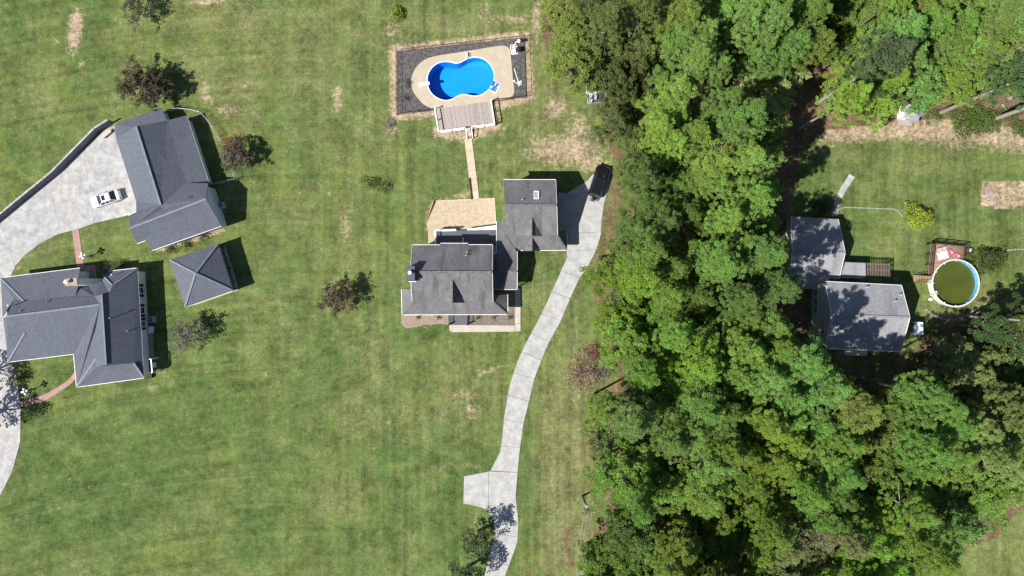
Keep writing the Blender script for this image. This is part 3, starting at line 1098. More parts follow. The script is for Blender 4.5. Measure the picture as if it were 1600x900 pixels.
inner = [Vector((p[0], p[1], 0)) for p in POOL]
cen = Vector((sum(xs) / n, sum(p[1] for p in POOL) / n, 0))
low = [p.lerp(cen, 0.035) for p in inner]
for i in range(n):
    a, b, c, d = inner[i - 1], inner[i], low[i], low[i - 1]
    bas.poly([(a.x, a.y, 0.04), (d.x, d.y, floor_z(d.x)), (c.x, c.y, floor_z(c.x)), (b.x, b.y, 0.04)])
flat = [Vector((p.x, p.y, 0)) for p in low]
for t in tessellate_polygon([flat]):
    q = [Vector((flat[k].x, flat[k].y, floor_z(flat[k].x))) for k in t]
    bas.poly(q if (q[1] - q[0]).cross(q[2] - q[0]).z > 0 else q[::-1])
bas.build("liner", MT['liner'], pool)
wt = MB()
wflat = [p.lerp(cen, 0.002) for p in inner]
i0 = len(wt.v)
wt.v += [Vector((p.x, p.y, -0.12)) for p in wflat]
for t in tessellate_polygon([[Vector((p.x, p.y, 0)) for p in wflat]]):
    q = [wflat[k] for k in t]
    wt.f.append(tuple(t) if (q[1] - q[0]).cross(q[2] - q[0]).z > 0 else tuple(reversed(t)))
    wt.m.append(0)
wt.build("water", MT['water'], pool)
# corner entry steps with a dark and red tile pattern, a shallow bay sheet on the surround
SB = offset(STEP_BOX, -0.03)
st = MB().prism(SB, 0.02, 0.112).build("entry_step", MT['step_mat'], pool)
c = sum((Vector(p) for p in SB), Vector()) / 4
u = (Vector(SB[1]) - Vector(SB[0])).normalized()
w = (Vector(SB[2]) - Vector(SB[1])).normalized()
ux, wx = (Vector(SB[1]) - Vector(SB[0])).length, (Vector(SB[2]) - Vector(SB[1])).length
for k in range(15):
    p = c + u * R.uniform(-.42, .42) * ux + w * R.uniform(-.42, .42) * wx
    if k % 3 == 0 and k > 4:
        p = c + u * 0.4 * ux * R.choice((-1, 1)) + w * R.uniform(-.4, .4) * wx
    MB().box((p.x, p.y, 0.117), (R.uniform(.18, .36), R.uniform(.16, .28), 0.012), math.atan2(u.y, u.x)).build("tile", MT[R.choice(['dark_metal', 'dark_metal', 'red_lens', 'white', 'dark_metal', 'slate_metal'])], st)
edge = MB()
strip(edge, [SB[1], SB[2]], 0.12, 0.06, 0.1)
strip(edge, [SB[0], SB[1]], 0.06, 0.06, 0.1)
strip(edge, [SB[2], SB[3]], 0.12, 0.06, 0.1)
edge.build("step_edge", MT['white'], pool)

db = thing("diving_board", "white diving board reaching over the dark end of the blue pool", "diving board", G(660, 131))
a, b = G(653.5, 132.5, 0.45), G(671, 129.8, 0.47)
MB().beam(a, b, 0.46, 0.06).build("board", MT['white'], db)
MB().beam(a + Vector((.2, 0, -.05)) - Vector((0, 0, .16)), a.lerp(b, .45) - Vector((0, 0, .21)), .36, .32).build("stand", MT['white'], db)

ld = thing("pool_ladder", "white grab-rail ladder on the far edge of the blue pool", "ladder", G(729, 86))
mb = MB()
for s in (0, .42):
    q = [G(727.6 + s * 6, 92.5, -0.7), G(727.6 + s * 6, 91.2, 0.35), G(727.7 + s * 6, 89, .72), G(728 + s * 6, 84, .62), G(728 + s * 6, 81.5, .08)]
    MB().tube(q, 0.045, 6).build("rail", MT['white'], ld)
for k in range(2):
    MB().beam(G(727.6, 92.2, -0.1 - .28 * k), G(730.2, 92.2, -.1 - .28 * k), .1, .05).build("rung", MT['white'], ld)
MB().beam(G(729, 81, .1), G(729, 88, .5), .34, .04).build("step_plate", MT['white'], ld)

# pool equipment pad in the corner of the enclosure
eq = thing("pool_pump", "white pool pump with a tangle of pipes on its pad in the fence corner", "pool pump", G(803, 76))
MB().prism(gpts([(797, 70), (808, 69), (810, 84), (799, 86)]), 0.0, 0.12).build("pad", MT['concrete'], eq)
pb = MB()
for a, b in [((797.5, 71, .2), (799.5, 85, .2)), ((799.5, 85, .2), (809, 83.6, .2)), ((800, 74, .35), (808, 72.5, .35)), ((803, 70, .5), (805, 82, .5)), ((801, 78, .3), (808, 80, .3)), ((806, 66, .4), (804, 72, .4)), ((806, 66, .4), (812, 63.5, .4))]:
    pb.tube([G(*a), G(*b)], 0.055, 6)
pb.build("pipe", MT['white'], eq)
MB().tube([G(803.5, 80, .12), G(803.5, 80, .62)], 0.24, 10).build("motor", MT['white'], eq)
MB().ball(G(811, 64, .3), 0.32, 10, 6).build("pressure_bulb", MT['white'], eq)
fl = thing("filter_tank", "black pool filter tank beside the white pump", "filter tank", G(811, 77))
MB().tube([G(811, 77, .05), G(811, 77, .8), G(811, 77, .98)], [.4, .4, .22], 14).build("tank", MT['black_plastic'], fl)
MB().tube([G(811, 77, .98), G(811, 77, 1.1)], .09, 8).build("valve", MT['black_plastic'], fl)
fb = thing("supply_box", "small black box on the ground at the top right fence corner", "box", G(817.5, 63))
MB().box(G(817.4, 62.8, .3), (.5, .36, .56), .15).build("case", MT['black_plastic'], fb)
MB().box(G(817.4, 62.8, .6), (.56, .42, .06), .15).build("lid", MT['black_plastic'], fb)
pl = thing("leaf_rake", "white long-handled pool rake lying on the dark mulch", "rake", G(808, 122))
MB().tube([G(803.5, 107, .1), G(811, 131, .12)], .05, 6).build("handle", MT['white'], pl)
hd = MB()
for k in range(5):
    hd.tube([G(808 + k * 1.5, 128.6 - k * .45, .14), G(811 + k * 1.0, 135 - k * .9, .1)], .035, 5)
hd.beam(G(807.6, 128.8, .14), G(815, 126.5, .14), .1, .08)
hd.build("rake_head", MT['white'], pl)
pk = thing("pool_brush", "short white pool brush lying left of the rake on the mulch", "brush", G(805, 129))
MB().tube([G(803, 126, .1), G(807, 131, .1)], .04, 6).build("handle", MT['white'], pk)
MB().beam(G(802, 127, .1), G(804.4, 125, .1), .12, .1).build("bristle_block", MT['white'], pk)

# ------------------------------------------------------------ black enclosure fence
fe = thing("enclosure_fence", "low black wire fence around the mulched pool enclosure", "fence", G(720, 120))


def fence(root, runs, h, step, post_r, rail_r, mats, rails=(1.0, 0.08), wires=3):
    pm, rm = mats
    wr = MB()
    for run in runs:
        P = [G(*p) for p in run]
        for a, b in zip(P[:-1], P[1:]):
            L = (b - a).length
            n = max(1, round(L / step))
            for k in range(n + 1):
                q = a.lerp(b, k / n)
                MB().tube([q, q + Vector((0, 0, h + .05))], post_r, 6).build("post", pm, root)
            for f in rails:
                MB().beam(a + Vector((0, 0, h * f)), b + Vector((0, 0, h * f)), rail_r * 2, rail_r * 2).build("rail", pm, root)
            for k in range(wires):
                z = h * (k + 1) / (wires + 1)
                wr.beam(a + Vector((0, 0, z)), b + Vector((0, 0, z)), .008, .008)
    if wires:
        wr.build("wire_mesh", rm, root, 'stuff')


fence(fe, [[(621, 180), (620, 81), (819.5, 59), (823, 152.5), (771, 158.5)], [(621, 180), (680, 172)]], 1.05, 2.6, .035, .022, (MT['black'], MT['black']))

# ------------------------------------------------------------ wooden pool deck with white railing and steps
DZ = 0.5
dk = thing("pool_deck", "weathered grey board deck with white railings below the blue pool", "deck", G(727, 182))
c0, c1, c2, c3 = [G(*p, DZ) for p in [(680, 170), (767.2, 157.6), (773, 195.2), (686, 207.5)]]
nb_ = 46
for k in range(nb_):
    a, b = c0.lerp(c1, (k + .5) / nb_), c3.lerp(c2, (k + .5) / nb_)
    wdt = (c1 - c0).length / nb_ - .022
    MB().beam(a - Vector((0, 0, .02 + R.uniform(0, .008))), b - Vector((0, 0, .02)), wdt, .04).build("board", MT['grey_wood'], dk)
fr = MB()
for a, b in ((c0, c1), (c1, c2), (c2, c3), (c3, c0)):
    fr.beam(a - Vector((0, 0, .15)), b - Vector((0, 0, .15)), .06, .2)
fr.build("rim_joist", MT['white'], dk)
for q in (c0, c1, c2, c3, c0.lerp(c3, .5), c1.lerp(c2, .5), c3.lerp(c2, .45), c3.lerp(c2, .6), c3.lerp(c2, .22), c3.lerp(c2, .8)):
    MB().box(q + Vector((0, 0, .25)), (.13, .13, 1.5)).build("post", MT['white'], dk)


def railing(root, a, b, h=0.95, mat='white', pick=0.0):
    a, b = Vector(a), Vector(b)
    MB().beam(a + Vector((0, 0, h)), b + Vector((0, 0, h)), .16, .05).build("top_rail", MT[mat], root)
    MB().beam(a + Vector((0, 0, .12)), b + Vector((0, 0, .12)), .06, .07).build("bottom_rail", MT[mat], root)
    if pick:
        n = int((b - a).length / pick)
        for k in range(1, n):
            q = a.lerp(b, k / n)
            MB().box(q + Vector((0, 0, h * .5)), (.045, .045, h - .1)).build("baluster", MT[mat], root)


railing(dk, c0, c3)
railing(dk, c1, c2)
railing(dk, c3, c3.lerp(c2, .47), pick=.55)
railing(dk, c3.lerp(c2, .59), c2, pick=.55)
s0, s1 = c3.lerp(c2, .485), c3.lerp(c2, .585)
dn = Vector((0.11, -1, 0)).normalized()
for k in range(3):
    q0, q1 = s0 + dn * (.15 + .33 * k), s1 + dn * (.15 + .33 * k)
    MB().beam(q0 - Vector((0, 0, .13 * (k + 1))), q1 - Vector((0, 0, .13 * (k + 1))), .3, .05).build("tread", MT['tan_wood'], dk)
for q in (s0, s1):
    e = q + dn * 1.5
    MB().beam(q + Vector((0, 0, .85)), Vector((e.x, e.y, .95)), .12, .06).build("stair_rail", MT['white'], dk)
    MB().beam(q - Vector((0, 0, .1)), Vector((e.x, e.y, .1)), .06, .22).build("stringer", MT['white'], dk)
    MB().box((e.x, e.y, .5), (.12, .12, 1.0)).build("post", MT['white'], dk)

# ------------------------------------------------------------ board walk down to the patio
bw = thing("boardwalk", "narrow tan board walk between the pool deck and the sandy patio", "walkway", G(734, 262))
A, B = G(731.3, 216, .1), G(742, 302, .1)
d = (B - A).normalized()
nb_ = 58
side = Vector((-d.y, d.x, 0))
for k in range(nb_):
    q = A.lerp(B, (k + .5) / nb_)
    wd = 1.06
    MB().beam(q + side * wd / 2 + Vector((0, 0, R.uniform(-.008, .008))), q - side * wd / 2, (B - A).length / nb_ - .012, .045).build("board", MT['tan_wood'], bw)
for s in (-1, 1):
    MB().beam(A + side * s * .56 - Vector((0, 0, .05)), B + side * s * .56 - Vector((0, 0, .05)), .05, .13).build("side_board", MT['tan_wood'], bw)
st = MB()
C = G(743, 311, .05)
st.beam(B + side * -.6 + Vector((0, 0, .1)), C + side * -.6, .06, .5)
q0, q1 = B + side * -.6, C + side * -.6
MB().beam(A.lerp(B, .72) + side * -.6 + Vector((0, 0, .12)), C + side * -.6 + Vector((0, 0, .12)), .05, .5).build("stair_side", MT['dark_brown'], bw)
for k in range(3):
    q = B.lerp(C, (k + .4) / 3)
    MB().beam(q + side * .53 - Vector((0, 0, .02 * k)), q - side * .53 - Vector((0, 0, .02 * k)), .3, .05).build("tread", MT['tan_wood'], bw)

# sandy patio held by boards
patio = sheet("sand_patio", [(676, 314), (773, 309.5), (775.5, 362), (730, 366), (682, 368), (681, 384), (669, 384), (669, 360), (666, 349)], MT['sand_bed'], 0.03)
pw = thing("patio_edging", "timber boards holding the sandy patio, highest along its slanting left side", "edging", G(720, 330))
def wedge(a, b, h0, h1, t=.09):
    a, b = Vector(a), Vector(b)
    d = (b - a).normalized()
    s = Vector((-d.y, d.x, 0)) * t / 2
    mb = MB()
    lo = [a - s, b - s, b + s, a + s]
    hs = [h0, h1, h1, h0]
    up = [p + Vector((0, 0, h)) for p, h in zip(lo, hs)]
    mb.v += lo + up
    mb.f += [(0, 3, 2, 1), (4, 5, 6, 7), (0, 1, 5, 4), (1, 2, 6, 5), (2, 3, 7, 6), (3, 0, 4, 7)]
    mb.m += [0] * 6
    return mb
wedge(G(666, 349), G(678, 314), .08, .55).build("side_wall", MT['brown_wood'], pw)
wedge(G(678, 314), G(736, 311.5), .14, .1).build("board", MT['tan_wood'], pw)
wedge(G(749, 311), G(772.6, 309.8), .1, .1).build("board", MT['tan_wood'], pw)
wedge(G(772.6, 309.8), G(775.5, 358), .1, .14).build("board", MT['tan_wood'], pw)
def tri_wall(parent, pts, mat, name="gable_wall"):
    """upright gable infill, 12 cm thick"""
    P = [G(*p) for p in pts]
    n = (P[1] - P[0]).cross(P[2] - P[0]).normalized() * .06
    mb = MB()
    k = len(P)
    mb.v = [p + n for p in P] + [p - n for p in P]
    mb.f = [tuple(range(k)), tuple(reversed(range(k, 2 * k)))] + [(i, i + k, (i + 1) % k + k, (i + 1) % k) for i in range(k)]
    mb.m = [0] * len(mb.f)
    return mb.build(name, mat, parent)


def wall_part(parent, corners, inset, mat, drop=.12, name="wall"):
    pl = wall_plan(corners, inset, drop)
    return walls_mb(pl).build(name, mat, parent), pl


# ============================================================ centre house
ho = thing("house", "grey shingled house with a small front gable beside the sandy patio", "house", G(708, 435))
main_roof = roof_mb([[(644, 383, 4.5), (769.6, 382.7, 4.5), (769, 425, 7.2), (641, 425, 7.2)],
                     [(641, 425, 7.2), (769, 425, 7.2), (770, 471.5, 4.4), (644, 471.5, 4.4)]]).build("roof", MT['roof_grey'], ho)
ridge_caps(main_roof, [((641, 425, 7.2), (769, 425, 7.2))], MT['cap_grey'], .34, .42)
ext = roof_mb([[(688, 380.4, 4.42), (731, 380.4, 4.42), (731, 384.5, 4.68), (688, 384.5, 4.68)]]).build("roof_extension", MT['roof_grey'], ho)
crs = roof_mb([[(706.4, 436.4, 6.52), (688, 473, 4.36), (706.4, 473, 6.52)], [(706.4, 436.4, 6.52), (706.4, 473, 6.52), (726.4, 473, 4.36)]], .14).build("front_gable", MT['roof_grey'], ho)
ridge_caps(crs, [((706.4, 437, 6.52), (706.4, 473, 6.52))], MT['cap_grey'], .2, .5)
tri_wall(ho, [(689.5, 472, 4.3), (725, 472, 4.3), (706.4, 472, 6.3)], MT['white_siding'])
pent = roof_mb([[(646, 471.5, 4.2), (770.5, 471.5, 4.2), (793, 491, 2.8), (628.5, 491.5, 2.8)],
                [(646, 471.5, 4.2), (628.5, 491.5, 2.8), (627.5, 452, 2.8), (645.5, 452, 4.2)],
                [(770.5, 471.5, 4.2), (770.5, 462.5, 4.2), (792.5, 460, 2.8), (793, 491, 2.8)]], .14).build("porch_roof", MT['roof_grey'], ho)
ridge_caps(pent, [((646, 471.5, 4.2), (628.5, 491.5, 2.8)), ((770.5, 471.5, 4.2), (793, 491, 2.8))], MT['cap_grey'], .26, .45)
gstrip([(644, 382.6, 4.42), (687.6, 382.4, 4.42)], .065, .1).build("gutter", MT['white'], ho)
gstrip([(688, 380, 4.34), (731, 380, 4.34)], .065, .1).build("gutter", MT['white'], ho)
gstrip([(731.4, 382.3, 4.42), (769.8, 382.2, 4.42)], .065, .1).build("gutter", MT['white'], ho)
gstrip([(628, 492, 2.72), (793.3, 491.5, 2.72)], .07, .1).build("gutter", MT['white'], ho)
gstrip([(627.2, 452, 2.72), (628.1, 491, 2.72)], .065, .1).build("gutter", MT['white'], ho)
gstrip([(793.3, 460, 2.72), (793.6, 491, 2.72)], .065, .1).build("gutter", MT['white'], ho)
for s in ([(644, 383, 4.42), (641, 425, 7.12), (644, 471, 4.32)], [(769.9, 383, 4.42), (769.4, 425, 7.12), (770.4, 471, 4.32)]):
    gstrip(s, .045, .18).build("fascia", MT['white'], ho)
_, pl = wall_part(ho, [(644, 383, 4.5), (644, 472, 4.4), (770, 472, 4.4), (769.6, 383, 4.5)], .35, MT['white_siding'])
tri_wall(ho, [(647, 385, 4.4), (647, 470, 4.3), (643, 425, 6.95)], MT['white_siding'])
tri_wall(ho, [(767, 385, 4.4), (767, 470, 4.3), (766.5, 425, 6.95)], MT['white_siding'])
sw, se = pl[1], pl[2]
for t, w in ((.16, 1.5), (.3, 1.5), (.72, 1.5), (.87, 1.5)):
    window_on(ho, sw, se, t, 1.5, w, 1.3)
door_on(ho, sw, se, .51, 1.0, 2.1, 'dark_brown')
vent(main_roof, 729.6, 394.3, 5.25)
vent(main_roof, 728.2, 399.3, 5.6)
ch = MB()
cx0, cx1, cy0, cy1 = G(636.5, 416, 7.9).x, G(647.5, 416, 7.9).x, G(636, 439, 7.9).y, G(636, 416.4, 7.9).y
ch.prism([(cx0, cy0), (cx1, cy0), (cx1, cy1), (cx0, cy1)], 0, 7.9)
cho = ch.build("chimney", MT['slate_metal'], ho)
MB().prism(offset([Vector((cx0, cy0, 0)), Vector((cx1, cy0, 0)), Vector((cx1, cy1, 0)), Vector((cx0, cy1, 0))], .07), 7.9, 8.0).build("cap", MT['slate_metal'], cho)
fc = G(641, 426, 8.1)
MB().tube([fc - Vector((0, 0, .1)), fc + Vector((0, 0, .35)), fc + Vector((0, 0, .36)), fc + Vector((0, 0, .5))], [.18, .18, .3, .24], 12).build("flue", MT['white'], cho)
MB().box((cx0 + .6, cy0 - .08, 7.0), (1.1, .1, .3)).build("flashing", MT['white'], cho)

# front porch floor, its rails and the step down
pf = MB().prism(gpts([(700, 480), (732, 480), (731.5, 507.6), (701.5, 507.6)]), 0, .3).build("porch_floor", MT['slate_floor'], ho)
for x in (702.3, 730.8):
    a, b = G(x, 492, .3), G(x, 507, .3)
    MB().beam(a + Vector((0, 0, .85)), b + Vector((0, 0, .85)), .08, .06).build("handrail", MT['black'], ho)
    bl = MB()
    for k in range(7):
        q = a.lerp(b, k / 6)
        bl.box(q + Vector((0, 0, .42)), (.045, .045, .84))
    bl.build("baluster", MT['black'], ho)
    MB().box(b + Vector((0, 0, .5)), (.2, .2, 1.1)).build("newel_post", MT['dark_metal'], ho)
# back deck in the shade behind the house
bd = MB()
DK = gpts([(682, 361.5), (775.5, 358.5), (775.5, 384), (682, 384)])
for k in range(16):
    a, b = DK[0].lerp(DK[3], (k + .5) / 16), DK[1].lerp(DK[2], (k + .5) / 16)
    MB().beam(a + Vector((0, 0, .55)), b + Vector((0, 0, .55)), .135, .05).build("deck_board", MT['slate_floor'], ho)
for a, b in ((DK[0], DK[3]), (DK[0], DK[0].lerp(DK[1], .34))):
    up = Vector((0, 0, .57))
    MB().beam(a + up + Vector((0, 0, .95)), b + up + Vector((0, 0, .95)), .18, .06).build("deck_rail", MT['white'], ho)
    MB().beam(a + up + Vector((0, 0, .15)), b + up + Vector((0, 0, .15)), .06, .08).build("deck_rail", MT['white'], ho)
    bl = MB()
    n = int((b - a).length / .25)
    for k in range(n + 1):
        bl.box(a.lerp(b, k / n) + up + Vector((0, 0, .48)), (.05, .05, .95))
    bl.build("baluster", MT['white'], ho)
a0, a1 = DK[0].lerp(DK[1], .52), DK[1]
MB().prism([a0 + Vector((0, .1, 0)), a1 + Vector((0, .55, 0)), a1 + Vector((0, -.1, 0)), a0 + Vector((0, -.05, 0))], 0.3, 1.2).build("ledge_wall", MT['white'], ho)
MB().prism(gpts([(690, 358.4), (713, 357.8), (713, 361.3), (690, 361.9)]), .3, .62).build("deck_step", MT['white'], ho)
for x in (690.5, 700, 712.5):
    MB().box(G(x, 358.6, .95), (.1, .1, 1.1)).build("step_post", MT['dark_metal'], ho)
MB().beam(G(723.5, 371, .7), G(723.5, 380, .7), .1, .25).build("deck_divider", MT['white'], ho)

# link roof between house and garage
lz = lambda py: 3.7 - 1.3 * (424 - py) / 78
lk = thing("covered_walkway", "low grey gabled breezeway roof joining the house to the garage", "breezeway", G(790, 410))
lr = roof_mb([[(770.6, 424, 3.7), (808, 424, 3.7), (807.5, 392.5, lz(392.5)), (790.5, 369, lz(369)), (788.5, 346, lz(346)), (776, 346, lz(346)), (776, 397, lz(397)), (770.6, 397, lz(397))],
              [(808, 424, 3.7), (770.6, 424, 3.7), (770.6, 452, 2.95), (808, 452, 2.95)]], .12).build("roof", MT['roof_grey'], lk)
ridge_caps(lr, [((771, 424, 3.7), (808, 424, 3.7))], MT['cap_grey'], .22, .45)
gstrip([(775.7, 346, lz(346) - .05), (775.7, 396.5, lz(396) - .05), (771, 397, lz(397) - .05)], .06, .1).build("gutter", MT['white'], lk)
gstrip([(808.3, 393, 3.1), (808.3, 424, 3.62), (808.3, 452, 2.88)], .06, .16).build("fascia", MT['white'], lk)
gstrip([(771, 452.4, 2.88), (808, 452.4, 2.88)], .06, .1).build("gutter", MT['white'], lk)
for p in ((777, 352), (788, 352), (777, 376), (806.5, 396), (806.5, 422), (806.5, 450), (776, 450)):
    MB().box(G(p[0], p[1], 1.2) + Vector((0, 0, 0)), (.14, .14, 2.35)).build("post", MT['white'], lk)
MB().prism(gpts([(771, 356), (807, 392), (807, 450), (771, 450)]), 0, .12).build("floor", MT['concrete'], lk)

# ============================================================ centre garage
ga = thing("garage", "square grey roofed garage with a skylight and stacked front gables beside the driveway", "garage", G(832, 335))
gr = roof_mb([[(787, 281, 4.9), (868, 281, 4.9), (869.8, 320.5, 7.0), (788.5, 320.5, 7.0)],
              [(788.5, 320.5, 7.0), (869.8, 320.5, 7.0), (871, 367.5, 4.6), (790, 367.5, 4.6)]]).build("roof", MT['roof_grey'], ga)
ridge_caps(gr, [((789, 320.5, 7.0), (869.8, 320.5, 7.0))], MT['cap_grey'], .34, .42)
ug = roof_mb([[(830.7, 340.5, 6.06), (814.5, 369, 4.62), (830.7, 369, 6.06)], [(830.7, 340.5, 6.06), (830.7, 369, 6.06), (846.5, 369, 4.62)]], .13).build("upper_gable", MT['roof_grey'], ga)
pn = roof_mb([[(790, 367.5, 4.45), (871, 367.5, 4.45), (885.6, 390.6, 2.6), (807.5, 391, 2.6)],
              [(871, 367.5, 4.45), (871, 361, 4.45), (885.6, 360, 2.6), (885.6, 390.6, 2.6)]], .14).build("lower_roof", MT['roof_grey'], ga)
ridge_caps(pn, [((871, 367.5, 4.45), (885.6, 390.6, 2.6)), ((790, 367.5, 4.45), (807.5, 391, 2.6))], MT['cap_grey'], .24, .45)
lg = roof_mb([[(831, 371.5, 4.2), (817, 392, 2.66), (831, 392, 4.2)], [(831, 371.5, 4.2), (831, 392, 4.2), (843.8, 392, 2.66)]], .12).build("entry_gable", MT['roof_grey'], ga)
ridge_caps(ug, [((830.7, 341, 6.06), (830.7, 369, 6.06))], MT['cap_grey'], .18, .5)
ridge_caps(lg, [((831, 372, 4.2), (831, 392, 4.2))], MT['cap_grey'], .18, .5)
tri_wall(ga, [(816, 368.4, 4.55), (845, 368.4, 4.55), (830.7, 368.4, 5.9)], MT['white_siding'])
tri_wall(ga, [(818, 391.4, 2.6), (843, 391.4, 2.6), (831, 391.4, 4.05)], MT['white_siding'])
gstrip([(787, 280.6, 4.82), (868, 280.6, 4.82)], .065, .1).build("gutter", MT['white'], ga)
gstrip([(808, 391.5, 2.52), (885.8, 391.1, 2.52)], .07, .1).build("gutter", MT['white'], ga)
gstrip([(886, 360, 2.52), (886, 390.8, 2.52)], .06, .1).build("gutter", MT['white'], ga)
gstrip([(868.3, 281, 4.82), (870.1, 320.5, 6.92), (871.3, 367, 4.52)], .045, .18).build("fascia", MT['white'], ga)
_, gp = wall_part(ga, [(787, 281, 4.8), (790, 368, 4.5), (871, 368, 4.5), (868, 281, 4.8)], .35, MT['white_siding'])
tri_wall(ga, [(867, 283, 4.8), (869, 366, 4.5), (867.5, 320.5, 6.75)], MT['white_siding'])
tri_wall(ga, [(790, 283, 4.8), (792, 366, 4.5), (790, 320.5, 6.75)], MT['white_siding'])
for t in (.27, .7):
    door_on(ga, gp[2], gp[3], t, 2.7, 2.2, 'white', 4)
window_on(ga, gp[3], gp[0], .3, 2.4, 1.2, 1.1)
window_on(ga, gp[3], gp[0], .7, 2.4, 1.2, 1.1)
vent(gr, 816, 312.5, 6.55)
sk = [G(834.5, 299, 5.95), G(841.6, 299, 5.95), G(841.6, 310.4, 6.55), G(834.5, 310.4, 6.55)]
up = Vector((0, 0, .1))
m_ = MB()
for a, b in zip(sk, sk[1:] + sk[:1]):
    m_.beam(a + up * .6, b + up * .6, .1, .2)
so = m_.build("skylight", MT['white'], gr)
m_ = MB()
m_.poly([p + up for p in reversed(sk)])
m_.poly([p - up for p in sk])
m_.build("skylight_glass", MT['sky_glass'], ga)

# ============================================================ house on the left
lh = thing("house", "large blue-grey roofed white house with a tall brick chimney at the left edge", "house", G(130, 510))
E = 3.0
east = [[(214.5, 419, E), (224.5, 590, E), (209, 567, 3.78), (166, 570, 5.9), (159, 460, 5.9), (170.5, 458, 5.3), (176, 446, 5.0)]]
tower = [[(169, 424, E), (214.5, 419, E), (176, 446, 5.0), (161.5, 431, 3.2)]]
ero = roof_mb(east + tower + [[(161.5, 431, 3.2), (176, 446, 5.0), (170.5, 458, 5.3), (160, 439.5, 3.2)]]).build("roof", MT['roof_blue'], lh)
wro = roof_mb([[(159, 460, 5.95), (166, 570, 5.95), (150, 574, 4.52), (150, 512, 4.64), (156, 476, 5.6), (147.5, 462.5, 4.85)]], .16).build("upper_roof", MT['roof_blue'], lh)
wlo = roof_mb([[(156, 476, 5.6), (150, 512, 4.6), (150, 574, 4.48), (120, 604.5, E), (115.5, 553, E)],
               [(120, 604.5, E), (150, 574, 4.48), (166, 570.5, 4.35), (209, 567.3, 3.76), (224.5, 590.3, E - .02)],
               [(10, 494.5, 5.75), (39, 520, 4.7), (12.5, 565.5, E), (115.5, 553, E), (156, 476, 5.6)],
               [(10, 494.5, 5.75), (5, 497, 4.6), (12.5, 565.5, E), (39, 520, 4.7)]]).build("main_roof", MT['roof_blue'], lh)
nro = roof_mb([[(10, 494.5, 5.73), (156, 476, 5.58), (147.5, 462.5, 4.6), (118, 462, 4.25), (37, 470.5, 4.25), (22, 468, 4.08)],
               [(118, 462, 4.25), (147.5, 462.5, 4.6), (175, 458.5, 4.3), (158, 440, 2.95), (139, 447, 3.05), (121, 449, 3.5)]]).build("north_roof", MT['roof_blue'], lh)
aro = roof_mb([[(37, 470.5, 4.3), (118, 462, 4.3), (123, 446, 3.75), (125, 419, E), (1, 434.5, E)],
               [(1, 434.5, E), (4, 494, 3.0), (22, 468, 4.12), (37, 470.5, 4.3)]]).build("porch_roof", MT['roof_blue'], lh)
ridge_caps(wlo, [((10, 494.5, 5.75), (156, 476, 5.6)), ((12.5, 565.5, E), (39, 520, 4.7)), ((120, 604.5, E), (150, 560, 4.5)), ((209, 567.3, 3.8), (224.5, 590, E))], MT['cap_blue'], .28, .6)
ridge_caps(aro, [((1, 434.5, E), (37, 470.5, 4.3))], MT['cap_blue'], .28, .6)
ridge_caps(ero, [((176, 446, 5.0), (214.5, 419, E)), ((159, 460, 5.95), (166, 570, 5.95)), ((161.5, 431, 3.25), (176, 446, 5.02))], MT['cap_blue'], .22, .6)
for s in ([(1, 434, 2.92), (125, 418.6, 2.92)], [(169, 423.6, 2.92), (214.5, 418.6, 2.92)], [(12.5, 566, 2.92), (115.3, 553.5, 2.92)], [(120, 605, 2.92), (224.5, 590.8, 2.92)],
          [(215, 419, 2.92), (225, 590, 2.92)], [(115.1, 553, 2.92), (119.6, 604.5, 2.92)]):
    gstrip(s, .06, .1).build("gutter", MT['white'], lh)
foot = [(1, 434.5, E), (12.5, 565.5, E), (115.5, 553, E), (120, 604.5, E), (224.5, 590, E), (214.5, 419, E), (169, 424, E), (160, 440, E), (139, 447, E), (125, 448, E), (125, 419, E)]
_, fp = wall_part(lh, foot, .42, MT['white_siding'], .14)
tri_wall(lh, [(153, 573, 4.2), (205, 566.5, 3.7), (166, 569, 5.7)], MT['slate_metal'])
tri_wall(lh, [(124, 420, 2.9), (121.5, 448, 3.4), (118, 461, 4.1), (121, 446, 3.6)], MT['white_siding'])
# east wall windows with dark shutters
e0, e1 = fp[4], fp[5]
for t, w in ((.815, .9), (.62, .9), (.49, .75)):
    window_on(lh, e0, e1, t, 1.7, w, 1.4, True)
for t in (.2, .62):
    window_on(lh, fp[3], fp[4], t + .08, 1.5, 1.1, 1.4)
# side porch at the lower right corner
po = MB().prism(gpts([(228, 561), (238, 560), (240, 590), (230, 592)]), 0, .5).build("side_porch", MT['dark_brown'], lh)
mm = MB()
for a, b in (((227.5, 562, 2.2), (236, 561, 2.2)), ((229.5, 583, 2.2), (238, 582, 2.2)), ((236, 561, 2.2), (238, 582, 2.2))):
    mm.beam(G(*a), G(*b), .16, .12)
mm.build("porch_frame", MT['white'], lh)
for p in ((236, 561), (238, 582)):
    q = G(*p, 2.2)
    MB().box((q.x, q.y, 1.1), (.14, .14, 2.2)).build("porch_post", MT['white'], lh)
MB().prism(gpts([(233, 518), (239, 518), (241, 558), (235, 559)]), 0, .35).build("brick_step", MT['brick'], lh)
MB().box(G(236, 515, .3), (.6, 1.0, .6)).build("stoop", MT['white'], lh)
MB().box(G(240, 570, .3), (.6, .7, .6)).build("stoop", MT['white'], lh)
vent(ero, 175.5, 496.7, 5.4, .7, .07, MT['slate_metal'])
vent(ero, 203.5, 516.3, 4.1, .8, .07, MT['slate_metal'])
vent(ero, 177, 429.3, 3.9, .5, .06)
vent(nro, 21, 477, 5.0, 1.1, .07)
vent(nro, 75.5, 471, 4.6, .35, .07, MT['dark_metal'])
vent(nro, 34, 486, 5.2, .4, .07, MT['dark_metal'])
cz = 6.6
q0, q1 = G(103, 446.5, cz), G(121.5, 435, cz)
an = math.radians(6)
